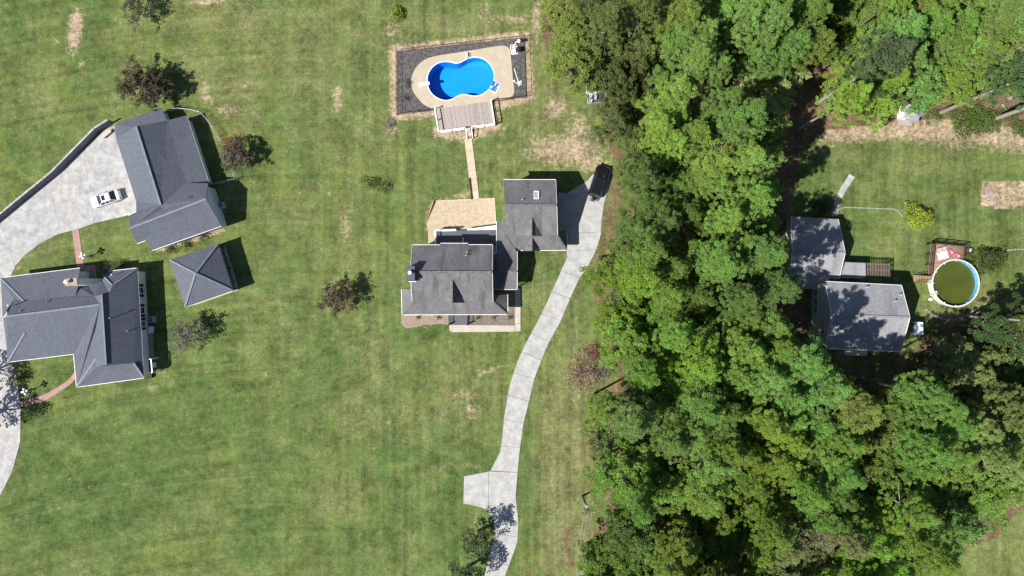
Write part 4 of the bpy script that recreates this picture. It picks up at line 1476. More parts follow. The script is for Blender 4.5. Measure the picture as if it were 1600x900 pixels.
cc = (q0 + q1) / 2
sx, sy = abs(q1.x - q0.x) * .97, abs(q1.y - q0.y) * .9
cho = MB().box((cc.x, cc.y, cz / 2), (sx, sy, cz), an).build("chimney", MT['white_siding'], lh)
MB().box((cc.x, cc.y, cz + .1), (sx + .1, sy + .1, .2), an).build("crown", MT['brick'], cho)
mp_ = MB().tube([(cc.x - .4, cc.y, cz + .2), (cc.x - .4, cc.y, cz + .75)], .18, 10)
mp_.tube([(cc.x - .4, cc.y, cz + .75), (cc.x - .4, cc.y, cz + .8), (cc.x - .4, cc.y, cz + .92)], [.3, .3, .12], 12)
mp_.build("flue_cap", MT['white'], cho)

# ============================================================ left garage
lgx = thing("garage", "blue-grey roofed garage with a cross gable and low side roof by the white car", "garage", G(260, 280))
r1 = roof_mb([[(179, 195, 2.9), (251, 167.5, 2.35), (261, 188, 2.6), (212, 198.5, 3.3), (181, 216, 3.0)]]).build("low_roof", MT['roof_blue'], lgx)
r2 = roof_mb([[(181, 215.5, 3.15), (212.5, 197.5, 5.5), (251, 320, 5.1), (212.5, 314, 3.2)],
              [(212.5, 197.5, 5.5), (261, 188, 3.25), (291, 286, 3.25), (251, 320, 5.1)],
              [(261, 188, 3.25), (291, 180.5, 2.3), (326, 285.5, 2.35), (291, 286, 3.25)]]).build("cross_roof", MT['roof_blue'], lgx)
r3 = roof_mb([[(202.5, 357, 5.2), (322, 311, 5.2), (325, 286, 3.5), (291, 286, 3.3), (251, 320, 5.05), (212.5, 314, 3.15), (213, 331, 3.9), (201, 337, 4.0)],
              [(202.5, 357, 5.2), (214.5, 380, 3.75), (228, 375.5, 3.75), (237.7, 391, 3.2), (346, 353, 3.2), (322, 311, 5.2)]]).build("main_roof", MT['roof_blue'], lgx)
ridge_caps(r3, [((202.5, 357, 5.2), (322, 311, 5.2))], MT['cap_blue'], .3, .6)
ridge_caps(r2, [((212.5, 197.5, 5.5), (251, 320, 5.1))], MT['cap_blue'], .3, .6)
for s in ([(238, 391.6, 3.1), (346, 353.5, 3.1)], [(214.5, 380.6, 3.65), (228, 376, 3.65)], [(201, 336.6, 3.9), (213, 330.6, 3.9)], [(291.6, 181, 2.22), (326.6, 285, 2.25)]):
    gstrip(s, .065, .1).build("gutter", MT['white'], lgx)
_, g1 = wall_part(lgx, [(181, 216, 3.1), (213, 315, 3.1), (213, 335, 3.3), (224, 379, 3.3), (238, 391, 3.2), (346, 353, 3.2), (325, 287, 3.2), (292, 287, 3.2), (262, 189, 3.2)], .35, MT['pale_siding'])
_, g2 = wall_part(lgx, [(262, 189, 2.5), (290, 287, 2.5), (326, 286, 2.3), (291, 181, 2.3)], .3, MT['pale_siding'], name="side_wall")
_, g3 = wall_part(lgx, [(179, 196, 2.7), (182, 216, 2.7), (260, 188, 2.4), (251, 168, 2.3)], .3, MT['pale_siding'], name="low_wall")
tri_wall(lgx, [(343.8, 351.5, 3.1), (324, 287, 3.4), (321, 311, 5.0)], MT['pale_siding'])
tri_wall(lgx, [(183, 215.5, 3.0), (259, 189, 3.1), (212.5, 199, 5.3)], MT['pale_siding'])
tri_wall(lgx, [(226, 377, 3.6), (212, 334, 3.8), (203.5, 356.5, 5.0)], MT['pale_siding'])
for t in (.3, .72):
    door_on(lgx, g1[0], g1[1], t, 2.7, 2.2, 'white', 4)
window_on(lgx, g1[4], g1[5], .3, 1.6, 1.1, 1.2)
window_on(lgx, g1[4], g1[5], .7, 1.6, 1.1, 1.2)
vent(r3, 296, 309, 4.85, .35, .06, MT['dark_metal'])

# ============================================================ open pavilion with a pyramid roof
pv = thing("pavilion", "square open pavilion with a pyramid shingle roof and dark posts", "pavilion", G(318, 430))
A_ = [(265, 406, 2.8), (341, 380.5, 2.8), (364, 454, 2.8), (289, 480, 2.8)]
ap = (305.5, 427, 5.2)
pr = roof_mb([[A_[i], A_[(i + 1) % 4], ap] for i in range(4)]).build("roof", MT['roof_blue'], pv)
ridge_caps(pr, [(a, ap) for a in A_], MT['cap_blue'], .26, .6)
W_ = [G(*a) for a in A_]
ins = offset(W_, -.35)
MB().prism(offset(W_, -.15), 0, .14).build("floor", MT['concrete_cream'], pv)
for i in range(4):
    a, b = ins[i], ins[(i + 1) % 4]
    for t in ((0, .5) if i % 2 else (0, .33, .66)):
        q = a.lerp(b, t)
        MB().box((q.x, q.y, 1.4), (.2, .2, 2.55)).build("post", MT['dark_brown'], pv)
    MB().beam(a + Vector((0, 0, 2.52)), b + Vector((0, 0, 2.52)), .14, .26).build("beam", MT['dark_brown'], pv)
bl = MB()
for i in (1,):
    a, b = ins[i], ins[(i + 1) % 4]
    MB().beam(a + Vector((0, 0, 1.0)), b + Vector((0, 0, 1.0)), .1, .06).build("rail", MT['dark_brown'], pv)
    for k in range(30):
        q = a.lerp(b, k / 29)
        bl.box((q.x, q.y, .57), (.05, .05, .85))
bl.build("baluster", MT['dark_brown'], pv, 'stuff')
strip(MB(), [W_[3] + Vector((0, 0, -.1)), W_[2] + Vector((0, 0, -.1))], .14, .16).build("fascia", MT['tan_trim'], pv)

# ============================================================ house on the right
rh = thing("house", "two storey house under a long pale roof dappled by tree shadows", "house", G(1345, 495))
rr = roof_mb([[(1290, 440, 5.3), (1408, 446, 5.3), (1421, 496, 7.2), (1299, 492, 7.2)],
              [(1299, 492, 7.2), (1421, 496, 7.2), (1407, 549, 5.3), (1290, 544, 5.3)]]).build("roof", MT['roof_pale'], rh)
ridge_caps(rr, [((1299, 492, 7.2), (1421, 496, 7.2))], MT['cap_pale'], .3, .6)
gstrip([(1290, 439.6, 5.22), (1408, 445.6, 5.22)], .065, .1).build("gutter", MT['white'], rh)
gstrip([(1290, 544.5, 5.22), (1407, 549.5, 5.22)], .065, .1).build("gutter", MT['white'], rh)
gstrip([(1289.6, 440, 5.22), (1298.6, 492, 7.12), (1289.6, 544, 5.22)], .045, .18).build("fascia", MT['white'], rh)
gstrip([(1408.5, 446, 5.22), (1421.5, 496, 7.12), (1407.5, 549, 5.22)], .045, .18).build("fascia", MT['white'], rh)
_, rp = wall_part(rh, [(1290, 440, 5.3), (1290, 544, 5.3), (1407, 549, 5.3), (1408, 446, 5.3)], .25, MT['white_siding'])
tri_wall(rh, [(1292.5, 442, 5.2), (1292.5, 542, 5.2), (1301, 492, 6.95)], MT['white_siding'])
tri_wall(rh, [(1405.5, 448, 5.2), (1404.5, 547, 5.2), (1417.5, 496, 6.95)], MT['white_siding'])
for t in (.16, .30, .44):
    window_on(rh, rp[0], rp[1], t, 1.45, .95, 1.15, False)
window_on(rh, rp[0], rp[1], .75, 3.9, .95, 1.15)
for t in (.2, .5, .8):
    window_on(rh, rp[1], rp[2], t, 3.8, 1.1, 1.2)
for px, py, z in ((1353, 449, 5.75), (1405, 460.5, 6.0), (1397, 470.5, 6.35), (1350, 477.5, 6.65)):
    vent(rr, px, py, z, .4, .08)
u2 = roof_mb([[(1236, 338, 2.45), (1309, 342.5, 2.4), (1320, 395, 4.6), (1238, 392, 4.6)],
              [(1238, 392, 4.6), (1320, 395, 4.6), (1310.5, 436, 2.8), (1296, 435, 2.8), (1296, 452, 2.4), (1232.5, 451, 2.4)]]).build("wing_roof", MT['roof_pale'], rh)
ridge_caps(u2, [((1238, 392, 4.6), (1320, 395, 4.6))], MT['cap_pale'], .26, .6)
gstrip([(1309.5, 342.5, 2.32), (1320.5, 395, 4.52), (1311, 436, 2.72)], .045, .16).build("fascia", MT['white'], rh)
gstrip([(1235.5, 338, 2.37), (1237.5, 392, 4.52), (1232, 451, 2.32)], .045, .16).build("fascia", MT['white'], rh)
wall_part(rh, [(1236, 339, 2.4), (1233, 450, 2.4), (1310, 450, 2.4), (1309, 343, 2.4)], .25, MT['white_siding'], name="wing_wall")
tri_wall(rh, [(1307.5, 344, 2.4), (1308.5, 435, 2.7), (1317.5, 395, 4.4)], MT['white_siding'])
tri_wall(rh, [(1238, 340, 2.4), (1236, 449, 2.4), (1240, 392, 4.4)], MT['white_siding'])
lf = roof_mb([[(1321, 409.5, 2.75), (1352.5, 411, 2.75), (1353, 435, 2.65), (1312.5, 434.5, 2.65)]], .14).build("flat_roof", MT['roof_pale'], rh)
wall_part(rh, [(1318, 411, 2.7), (1314, 434, 2.7), (1352, 434, 2.7), (1352, 412, 2.7)], .2, MT['white_siding'], name="link_wall")
aw = MB()
aw.prism(gpts([(1417, 502, 1.9), (1431, 502.5, 1.9), (1431, 522, 1.9), (1417, 521.5, 1.9)]), 1.84, 1.92)
awn = aw.build("awning", MT['pale_blue'], rh)
for p in ((1430, 503.5), (1430, 521)):
    q = G(*p, 1.9)
    MB().box((q.x, q.y, .92), (.09, .09, 1.84)).build("awning_post", MT['white'], awn)
MB().prism(gpts([(1411, 502), (1417, 502), (1417, 522), (1411, 521)]), 0, .4).build("brick_step", MT['brick'], rh)
MB().prism(gpts([(1318, 548), (1352, 549), (1352, 556), (1318, 555)]), 0, .5).build("front_step", MT['concrete'], rh)

pg = thing("pergola", "dark slatted pergola beside the small flat roof", "pergola", G(1372, 423))
p0, p1, p2, p3 = [G(*p, 2.45) for p in [(1354, 410.5), (1391.5, 412), (1391.5, 434), (1354, 432.5)]]
for k in range(15):
    a, b = p0.lerp(p1, (k + .5) / 15), p3.lerp(p2, (k + .5) / 15)
    MB().beam(a, b, .07, .09).build("slat", MT['pergola_wood'], pg)
for t in (.08, .5, .92):
    a, b = p0.lerp(p3, t), p1.lerp(p2, t)
    MB().beam(a - Vector((0, 0, .17)), b - Vector((0, 0, .17)), .1, .14).build("beam", MT['pergola_wood'], pg)
for a, b in ((p0, p3), (p1, p2)):
    for t in (.08, .92):
        q = a.lerp(b, t)
        MB().box((q.x, q.y, 1.1), (.13, .13, 2.2)).build("post", MT['dark_brown'], pg)

# ============================================================ garden shed
sh = thing("garden_shed", "small white garden shed with a grey shingle roof at the woods edge", "shed", G(1422, 176))
sr = roof_mb([[(1414, 163, 2.3), (1433.5, 163, 3.1), (1433.5, 181.5, 3.1), (1414, 181.5, 2.3)], [(1433.5, 163, 3.1), (1443, 163, 2.5), (1443, 182, 2.5), (1433.5, 181.5, 3.1)]], .1).build("roof", MT['roof_pale'], sh)
roof_mb([[(1422, 181.5, 2.2), (1437, 181.5, 2.2), (1435, 191, 1.9), (1421, 190.5, 1.9)]], .08).build("porch_roof", MT['roof_pale'], sh)
wall_part(sh, [(1414, 164, 2.3), (1414, 181.5, 2.3), (1443, 181.5, 2.3), (1443, 164, 2.3)], .06, MT['white_siding'], .05)
MB().prism(gpts([(1402, 186), (1423, 188), (1424, 198), (1402, 196)]), 0, .22).build("porch_floor", MT['grey_wood'], sh)
MB().prism(gpts([(1405, 162), (1413, 162), (1413, 187), (1405, 187)]), 0.0, .3).build("side_deck", MT['white'], sh)
# ============================================================ vehicles
def hull(stations):
    """closed loft along x: each station is (x, [(y, z), ...]) with the same number of points"""
    mb = MB()
    k = len(stations[0][1])
    for x, ring in stations:
        mb.v += [Vector((x, y, z)) for y, z in ring]
    for i in range(len(stations) - 1):
        for j in range(k):
            a, b = i * k + j, i * k + (j + 1) % k
            mb.f.append((a, b, b + k, a + k))
    mb.f.append(tuple(reversed(range(k))))
    mb.f.append(tuple(range((len(stations) - 1) * k, len(stations) * k)))
    mb.m = [0] * len(mb.f)
    return mb


def ring(w, zb, zm, zt, rnd=.12):
    h = [(w * .93, zb), (w, zb + .12), (w, zm), (w - rnd * .35, zt - .05), (w - rnd * 1.4, zt)]
    return h + [(-y, z) for y, z in reversed(h)]


def xf(mb, M):
    mb.v = [M @ v for v in mb.v]
    return mb


def car(label, name, pos, ang, L, W, body, cab, paint, sunroof=False, rack=False, belt=.95, roofz=1.43):
    t = thing(name, label, "car", pos)
    M = Matrix.Translation(Vector(pos)) @ Matrix.Rotation(ang, 4, 'Z')
    put = lambda mb, nm, mt, par=t, sm=False: xf(mb, M).build(nm, MT[mt], par, smooth=sm)
    b = put(hull([(x, ring(w, zb, zm, zt)) for x, w, zb, zm, zt in body]), "body", paint)
    x1, x2, x3, x4 = cab            # belt rear, roof rear, roof front, belt front
    wb, wr = W / 2 - .06, W / 2 - .27
    cabm = MB()
    q = [Vector((x1, -wb, belt)), Vector((x4, -wb, belt)), Vector((x4, wb, belt)), Vector((x1, wb, belt)),
         Vector((x2, -wr, roofz - .06)), Vector((x3, -wr, roofz - .06)), Vector((x3, wr, roofz - .06)), Vector((x2, wr, roofz - .06)),
         Vector((x2 + .12, -wr + .14, roofz)), Vector((x3 - .12, -wr + .14, roofz)), Vector((x3 - .12, wr - .14, roofz)), Vector((x2 + .12, wr - .14, roofz))]
    cabm.v = q
    cabm.f = [(0, 1, 5, 4), (1, 2, 6, 5), (2, 3, 7, 6), (3, 0, 4, 7), (4, 5, 9, 8), (5, 6, 10, 9), (6, 7, 11, 10), (7, 4, 8, 11), (8, 9, 10, 11)]
    cabm.m = [0] * 9
    put(cabm, "cabin", paint)

    def glass(a, b, c, d, nm, m=.1, par=t):
        n = (b - a).cross(d - a).normalized()
        cen = (a + b + c + d) / 4
        P = [p.lerp(cen, m) for p in (a, b, c, d)]
        g = MB()
        g.v = [p + n * .012 for p in P] + [p - n * .03 for p in P]
        g.f = [(0, 1, 2, 3), (7, 6, 5, 4)] + [(i, i + 4, (i + 1) % 4 + 4, (i + 1) % 4) for i in range(4)]
        g.m = [0] * 6
        put(g, nm, 'glass')
    glass(q[1], q[2], q[6], q[5], "windscreen", .07)
    glass(q[3], q[0], q[4], q[7], "rear_window", .08)
    for s in (0, 1):
        lo, hi = ((q[0], q[1]), (q[4], q[5])) if s == 0 else ((q[2], q[3]), (q[6], q[7]))
        for f0, f1 in ((.04, .34), (.38, .64), (.68, .95)):
            glass(lo[0].lerp(lo[1], f0), lo[0].lerp(lo[1], f1), hi[0].lerp(hi[1], f1), hi[0].lerp(hi[1], f0), "side_window", .1)
    if sunroof:
        put(MB().box(((x3 * .72 + x2 * .28), 0, roofz + .004), (.5, .78, .02)), "sunroof", 'glass')
    if rack:
        for s in (-1, 1):
            put(MB().beam(Vector((x2 + .2, s * (wr - .02), roofz + .07)), Vector((x3 - .3, s * (wr - .02), roofz + .07)), .04, .04), "roof_rail", 'dark_metal')
    r = .34 if not rack else .39
    for sx in (L / 2 - .9, -L / 2 + .95):
        for s in (-1, 1):
            w = put(MB().tube([(sx, s * (W / 2 - .22), r), (sx, s * (W / 2 + .01), r)], r, 18), "wheel", 'rubber')
            put(MB().tube([(sx, s * (W / 2 - .05), r), (sx, s * (W / 2 + .022), r)], r * .62, 12), "rim", 'chrome', w)
    for s in (-1, 1):
        put(MB().box((L / 2 - .16, s * (W / 2 - .33), .70 if not rack else .92), (.2, .36, .14), -s * .35), "headlight", 'dark_metal' if rack else 'lens')
        put(MB().box((-L / 2 + .07, s * (W / 2 - .28), .82 if not rack else 1.05), (.12, .34, .16)), "tail_light", 'red_lens')
        put(MB().box((x4 - .42, s * (W / 2 + .08), belt + .06), (.14, .2, .14)), "mirror", paint)
    put(MB().box((L / 2 - .05, 0, .45), (.1, W * .7, .1)), "grille", 'black_plastic')
    return t, put


p = G(168.8, 311.3)
car("white sedan parked on the pale concrete court", "parked_car", p, math.atan2(-14.4, -45) , 4.75, 1.82,
    [(-2.37, .66, .35, .6, .84), (-2.2, .84, .25, .7, .96), (-1.2, .91, .2, .75, .98), (0, .91, .2, .75, .96), (1.1, .91, .2, .75, .93), (1.85, .88, .22, .68, .86), (2.2, .82, .28, .6, .76), (2.37, .66, .34, .5, .62)],
    (-1.8, -1.05, .35, 1.15), 'car_white', True)
p = G(934.6, 284.6)
t, put = car("black sport utility vehicle parked at the top end of the driveway", "parked_car", p, math.radians(90 - 17.5), 5.15, 2.08,
             [(-2.55, .8, .45, .8, 1.1), (-2.4, .95, .35, .85, 1.2), (-1.0, 1.04, .3, .85, 1.22), (.6, 1.04, .3, .85, 1.2), (1.3, 1.03, .3, .85, 1.15), (2.1, 1.0, .32, .8, 1.06), (2.45, .8, .38, .7, .92), (2.57, .6, .45, .62, .75)],
             (-2.5, -2.25, .55, 1.25), 'car_black', False, True, 1.18, 1.82)
rk = MB()
for s in (-.5, 0, .5):
    rk.beam(Vector((-2.55, s, .55)), Vector((-3.2, s, .62)), .06, .06)
rk.beam(Vector((-3.2, -.6, .64)), Vector((-3.2, .6, .64)), .08, .08)
rk.beam(Vector((-2.9, -.6, .64)), Vector((-2.9, .6, .64)), .06, .06)
for s in (-.55, .0, .45):
    rk.tube([Vector((-3.0, s, .66)), Vector((-3.05, s + .12, 1.0))], .06, 6)
put(rk, "cargo_rack", 'chrome')
ck = MB().box((-2.95, .05, .82), (.42, .5, .3))
put(ck, "cargo_bag", 'black_plastic')

# ============================================================ globe lamps
def lamp(px, py, label):
    t = thing("street_lamp", label, "lamp", G(px, py), "globe lamps beside the brick paths")
    o = G(px, py)
    MB().tube([o, o + Vector((0, 0, .3)), o + Vector((0, 0, .32)), o + Vector((0, 0, 2.0))], [.16, .14, .06, .05], 10).build("post", MT['black'], t)
    for k in range(4):
        a = k * math.pi / 2 + .3
        d = Vector((math.cos(a), math.sin(a), 0))
        MB().tube([o + Vector((0, 0, 1.75)), o + d * .28 + Vector((0, 0, 1.72)), o + d * .38 + Vector((0, 0, 1.92))], .03, 6).build("arm", MT['black'], t)
        MB().ball(o + d * .38 + Vector((0, 0, 2.06)), .19, 12, 8).build("globe", MT['globe'], t, smooth=True)
    MB().ball(o + Vector((0, 0, 2.24)), .2, 12, 8).build("globe", MT['globe'], t, smooth=True)


lamp(142, 400.5, "white five-globe lamp post by the upper brick path near the chimney")
lamp(53, 608.5, "white five-globe lamp post above the curved lower brick path")

# ============================================================ power pole and wires
pp = thing("utility_pole", "leaning wooden power pole with a pale transformer near the woods", "utility pole", G(910, 775))
b0, tp = G(910, 775), G(920, 800, 7.2)
MB().tube([b0, tp], [.17, .12], 10).build("pole", MT['pole_wood'], pp)
cdir = Vector((1, -.15, 0)).normalized()
q = b0.lerp(tp, .93)
MB().beam(q - cdir * .9, q + cdir * .9, .12, .14).build("cross_arm", MT['pole_wood'], pp)
tr = b0.lerp(tp, .8) + Vector((-.12, .36, 0))
MB().tube([tr - Vector((0, 0, .5)), tr + Vector((0, 0, .45)), tr + Vector((0, 0, .55))], [.27, .27, .15], 12).build("transformer", MT['metal'], pp)
for k in (-.8, 0, .8):
    MB().tube([q + cdir * k, q + cdir * k + Vector((0, 0, .3))], .05, 6).build("insulator", MT['globe'], pp)
wr = thing("power_lines", "three pale power cables running down from the pole along the woods", "cable", q[:])
for k in (-.55, 0, .55):
    a = q + cdir * k + Vector((0, 0, .25))
    e = G(901 + k * 5, 930, 6.6)
    pts = [a.lerp(e, s / 8) - Vector((0, 0, 1.2 * (1 - (s / 4 - 1) ** 2))) for s in range(9)]
    MB().tube(pts, .018, 6).build("cable", MT['cable'], wr, smooth=True)

# ============================================================ left: retaining wall, chain-link fence, timber box, air conditioners
rw = thing("retaining_wall", "long pale-capped retaining wall along the upper edge of the concrete court", "wall", G(90, 270))
o = [G(*p) for p in [(-30, 372), (45, 310), (90, 273.5), (157, 205.5), (178, 192.5)]]
th = [(Vector((-(b - a).y, (b - a).x, 0)).normalized()) for a, b in zip(o[:-1], o[1:])]
HWALL = 1.45
wallm, capm = MB(), None
for i, (a, b) in enumerate(zip(o[:-1], o[1:])):
    s = th[i]
    L = (b - a).length
    n = max(1, int(L / 1.2))
    wallm.beam(a + s * .2 + Vector((0, 0, HWALL / 2)), b + s * .2 + Vector((0, 0, HWALL / 2)), .2, HWALL)
    for k in range(n):
        p, q = a.lerp(b, (k + .02) / n), a.lerp(b, (k + .98) / n)
        MB().beam(p + s * .2 + Vector((0, 0, HWALL + .05)), q + s * .2 + Vector((0, 0, HWALL + .05)), .27, .1).build("coping_stone", MT['concrete'], rw)
wallm.build("wall", MT['wall_stone'], rw)
bx = thing("timber_bench", "low tan timber bench at the top of the concrete court", "bench", G(165, 208))
a, b = G(159.5, 214.3, .5), G(172.5, 203.3, .5)
dv = (b - a).normalized()
sv = Vector((-dv.y, dv.x, 0))
for k in (-1, 0, 1):
    MB().beam(a + sv * .19 * k, b + sv * .19 * k, .17, .06).build("slat", MT['tan_wood'], bx)
for t_ in (.1, .9):
    q = a.lerp(b, t_)
    MB().box((q.x, q.y, .24), (.12, .5, .48), math.atan2(dv.y, dv.x)).build("leg", MT['dark_brown'], bx)

cf = thing("chain_link_fence", "galvanised chain-link fence curving behind the left garage", "fence", G(330, 200))
run = [G(*p) for p in [(268, 173.5), (284, 172), (301, 174), (317, 178), (323, 184), (333, 196), (343, 213), (353, 230), (361, 249), (367, 268), (371, 281), (330, 290)]]
ml = MB()
hh = 1.25
for a, b in zip(run[:-1], run[1:]):
    L = (b - a).length
    n = max(1, round(L / 2.4))
    for k in range(n):
        q = a.lerp(b, k / n)
        MB().tube([q, q + Vector((0, 0, hh + .06))], .035, 6).build("post", MT['metal'], cf)
    MB().tube([a + Vector((0, 0, hh)), b + Vector((0, 0, hh))], .017, 5).build("rail", MT['metal'], cf)
    nn = int(L / .13)
    d = (b - a) / L
    for k in range(nn):
        q = a.lerp(b, k / nn)
        for s in (-1, 1):
            e = q + d * s * .62 + Vector((0, 0, hh))
            ml.beam(q, e, .009, .009)
ml.build("chain_link", MT['metal'], cf, 'stuff')


def ac(px, py, label, rz=0.0):
    t = thing("air_conditioner", label, "air conditioner", G(px, py))
    o = G(px, py)
    MB().box(o + Vector((0, 0, .05)), (1.05, 1.05, .1), rz).build("pad", MT['concrete'], t)
    MB().box(o + Vector((0, 0, .5)), (.8, .8, .8), rz).build("case", MT['metal'], t)
    MB().tube([o + Vector((0, 0, .9)), o + Vector((0, 0, .93))], .33, 14).build("grille", MT['black_plastic'], t)
    fan = MB()
    for k in range(4):
        fan.box(o + Vector((.15 * math.cos(k * 1.57 + rz), .15 * math.sin(k * 1.57 + rz), .94)), (.28, .08, .015), k * 1.57 + rz)
    fan.build("fan", MT['metal'], t)


ac(239.5, 499, "air conditioning unit in the shade beside the shuttered white wall", .1)
ac(348, 321.5, "air conditioning unit in the shade behind the blue-grey garage", .3)

# ============================================================ above-ground pool and its deck
ap = thing("above_ground_pool", "round above-ground pool with white rim and green water", "swimming pool", G(1486, 443))
pc = G(1493.5, 442.5, 1.25)
RO = 3.72
N = 48
ringp = lambda r, z: [Vector((pc.x + r * math.cos(2 * math.pi * k / N), pc.y + r * math.sin(2 * math.pi * k / N), z)) for k in range(N)]


def band(r0, z0, r1, z1, nm, mt):
    mb = MB()
    a, b = ringp(r0, z0), ringp(r1, z1)
    for k in range(N):
        mb.poly([a[k], a[(k + 1) % N], b[(k + 1) % N], b[k]])
    return mb.build(nm, MT[mt], ap)


band(RO - .12, 0, RO - .12, 1.2, "outer_wall", 'off_white')
band(RO - .24, 1.2, RO - .24, 0.2, "inner_wall", 'aqua')
for k in range(12):
    a0, a1 = 2 * math.pi * (k + .03) / 12, 2 * math.pi * (k + .97) / 12
    mb = MB()
    pts = [(pc.x + RO * math.cos(a0 + (a1 - a0) * j / 4), pc.y + RO * math.sin(a0 + (a1 - a0) * j / 4)) for j in range(5)]
    pts += [(pc.x + (RO - .2) * math.cos(a1 - (a1 - a0) * j / 4), pc.y + (RO - .2) * math.sin(a1 - (a1 - a0) * j / 4)) for j in range(5)]
    mb.prism([Vector((x, y, 0)) for x, y in pts], 1.19, 1.25)
    mb.build("rim", MT['off_white'], ap)
    am = 2 * math.pi * k / 12
    MB().box((pc.x + (RO - .06) * math.cos(am), pc.y + (RO - .06) * math.sin(am), .6), (.12, .2, 1.2), am).build("upright", MT['off_white'], ap)
    MB().box((pc.x + (RO - .15) * math.cos(am), pc.y + (RO - .15) * math.sin(am), 1.25), (.34, .22, .05), am).build("rim_cap", MT['off_white'], ap)
wm = MB()
wm.poly(ringp(RO - .25, .5))
wm.build("water", MT['algae'], ap)
sk = MB()
aa = math.radians(205)
q = Vector((pc.x + (RO - .5) * math.cos(aa), pc.y + (RO - .5) * math.sin(aa), .85))
sk.beam(q, q + Vector((.5, -.35, -.25)), .22, .08)
sk.box(q, (.35, .35, .4), aa)
sk.build("skimmer", MT['off_white'], ap)

pd = thing("raised_deck", "brown wooden deck with dark railings built against the round pool", "deck", G(1478, 408))
ZD = 1.15
d0, d1, d2, d3 = [G(*p, ZD) for p in [(1455, 380.5), (1507, 386), (1503, 420), (1449, 439)]]
circ = [(pc.x + (RO + .04) * math.cos(2 * math.pi * k / 64), pc.y + (RO + .04) * math.sin(2 * math.pi * k / 64)) for k in range(64)]
nbd = 38
for k in range(nbd):
    a, b = d0.lerp(d3, (k + .5) / nbd), d1.lerp(d2, (k + .5) / nbd)
    hi = None
    for s in range(101):                      # stop each board where it meets the pool wall
        qq = a.lerp(b, s / 100)
        if (qq.x - pc.x) ** 2 + (qq.y - pc.y) ** 2 < (RO + .05) ** 2:
            hi = s / 100
            break
    e = b if hi is None else a.lerp(b, hi)
    if (e - a).length > .25:
        MB().beam(a, e, (d3 - d0).length / nbd - .02, .05).build("board", MT['brown_wood'], pd)


def brail(a, b):
    a, b = Vector(a), Vector(b)
    n = max(1, round((b - a).length / 1.5))
    for k in range(n + 1):
        q = a.lerp(b, k / n)
        MB().box((q.x, q.y, (ZD + 1.0) / 2), (.11, .11, ZD + 1.0)).build("post", MT['dark_brown'], pd)
    for z in (1.0, .55, .2):
        MB().beam(a + Vector((0, 0, z)), b + Vector((0, 0, z)), .13 if z == 1.0 else .05, .05 if z == 1.0 else .12).build("rail", MT['dark_brown'], pd)


d3a = d0.lerp(d3, .86)
brail(d0, d1)
brail(d0, d3a)
brail(d1, d1.lerp(d2, .55))
S0, S1 = G(1427, 430), G(1427, 440)
T0, T1 = d0.lerp(d3, .88), d3
for k in range(5):
    f = (k + .5) / 5
    a, b = Vector((S0.x, S0.y, 0)).lerp(Vector((T0.x, T0.y, 0)), f), Vector((S1.x, S1.y, 0)).lerp(Vector((T1.x, T1.y, 0)), f)
    z = ZD * (k + .6) / 5.4
    MB().beam(a + Vector((0, 0, z)), b + Vector((0, 0, z)), .36, .05).build("tread", MT['brown_wood'], pd)
for s, t_ in ((S0, T0), (S1, T1)):
    MB().beam(Vector((s.x, s.y, .9)), Vector((t_.x, t_.y, ZD + .95)), .08, .08).build("stair_rail", MT['dark_brown'], pd)
    MB().beam(Vector((s.x, s.y, .12)), Vector((t_.x, t_.y, ZD - .05)), .06, .24).build("stringer", MT['brown_wood'], pd)

lab = ["white slatted lounger on the brown deck, nearest the steps", "white slatted lounger on the brown deck, nearest the pink floats"]
for i, (px, py) in enumerate(((1467, 398), (1474.5, 396))):
    t = thing("lounger", lab[i], "lounger", G(px, py, ZD), "white loungers on the brown deck")
    o, an = G(px, py, ZD + .03), math.radians(108)
    Mx = Matrix.Translation(o) @ Matrix.Rotation(an, 4, 'Z')
    for k in range(7):
        MB_ = MB().box((-.72 + k * .17, 0, .3), (.15, .66, .035))
        xf(MB_, Mx).build("slat", MT['off_white'], t)
    for k in range(4):
        MB_ = MB().box((.5 + k * .15, 0, .36 + k * .09), (.1, .66, .035), M=Matrix.Rotation(-.5, 3, 'Y'))
        xf(MB_, Mx).build("back_slat", MT['off_white'], t)
    for s in (-1, 1):
        xf(MB().beam(Vector((-.82, s * .35, .28)), Vector((.42, s * .35, .28)), .06, .09), Mx).build("side_rail", MT['white'], t)
        for x in (-.7, .4):
            xf(MB().box((x, s * .35, .12), (.07, .06, .25)), Mx).build("leg", MT['white'], t)
for i, (px, py) in enumerate(((1483.5, 393.5), (1494, 399))):
    t = thing("pool_float", ["round pink and white float on the deck beside the loungers", "round pink and white float at the deck's right corner by the pool rim"][i], "pool float", G(px, py, ZD), "pink floats on the brown deck")
    o = G(px, py, ZD + .15)
    pts = [o + Vector((.34 * math.cos(2 * math.pi * k / 16), .34 * math.sin(2 * math.pi * k / 16), 0)) for k in range(17)]
    MB().tube(pts, .13, 8, cap=False).build("ring", MT['pink'], t, smooth=True)
    MB().tube([o - Vector((0, 0, .06)), o], .24, 14).build("seat", MT['pink'], t)
    MB().tube([o + Vector((.3, -.1, .1)), o + Vector((.3, -.1, .17))], .12, 8).build("valve_patch", MT['white'], t)
t = thing("pool_filter", "small grey pool filter beside the deck's right rail", "filter", G(1513, 391))
o = G(1512.5, 391)
MB().tube([o, o + Vector((0, 0, .6)), o + Vector((0, 0, .75))], [.34, .34, .15], 12).build("tank", MT['metal'], t)
MB().box(o + Vector((.45, -.1, .18)), (.45, .3, .36)).build("pump", MT['black_plastic'], t)
MB().tube([o + Vector((0, 0, .7)), o + Vector((-.1, -.5, .6)), o + Vector((-.5, -1.6, .5))], .04, 6).build("hose", MT['black_plastic'], t)
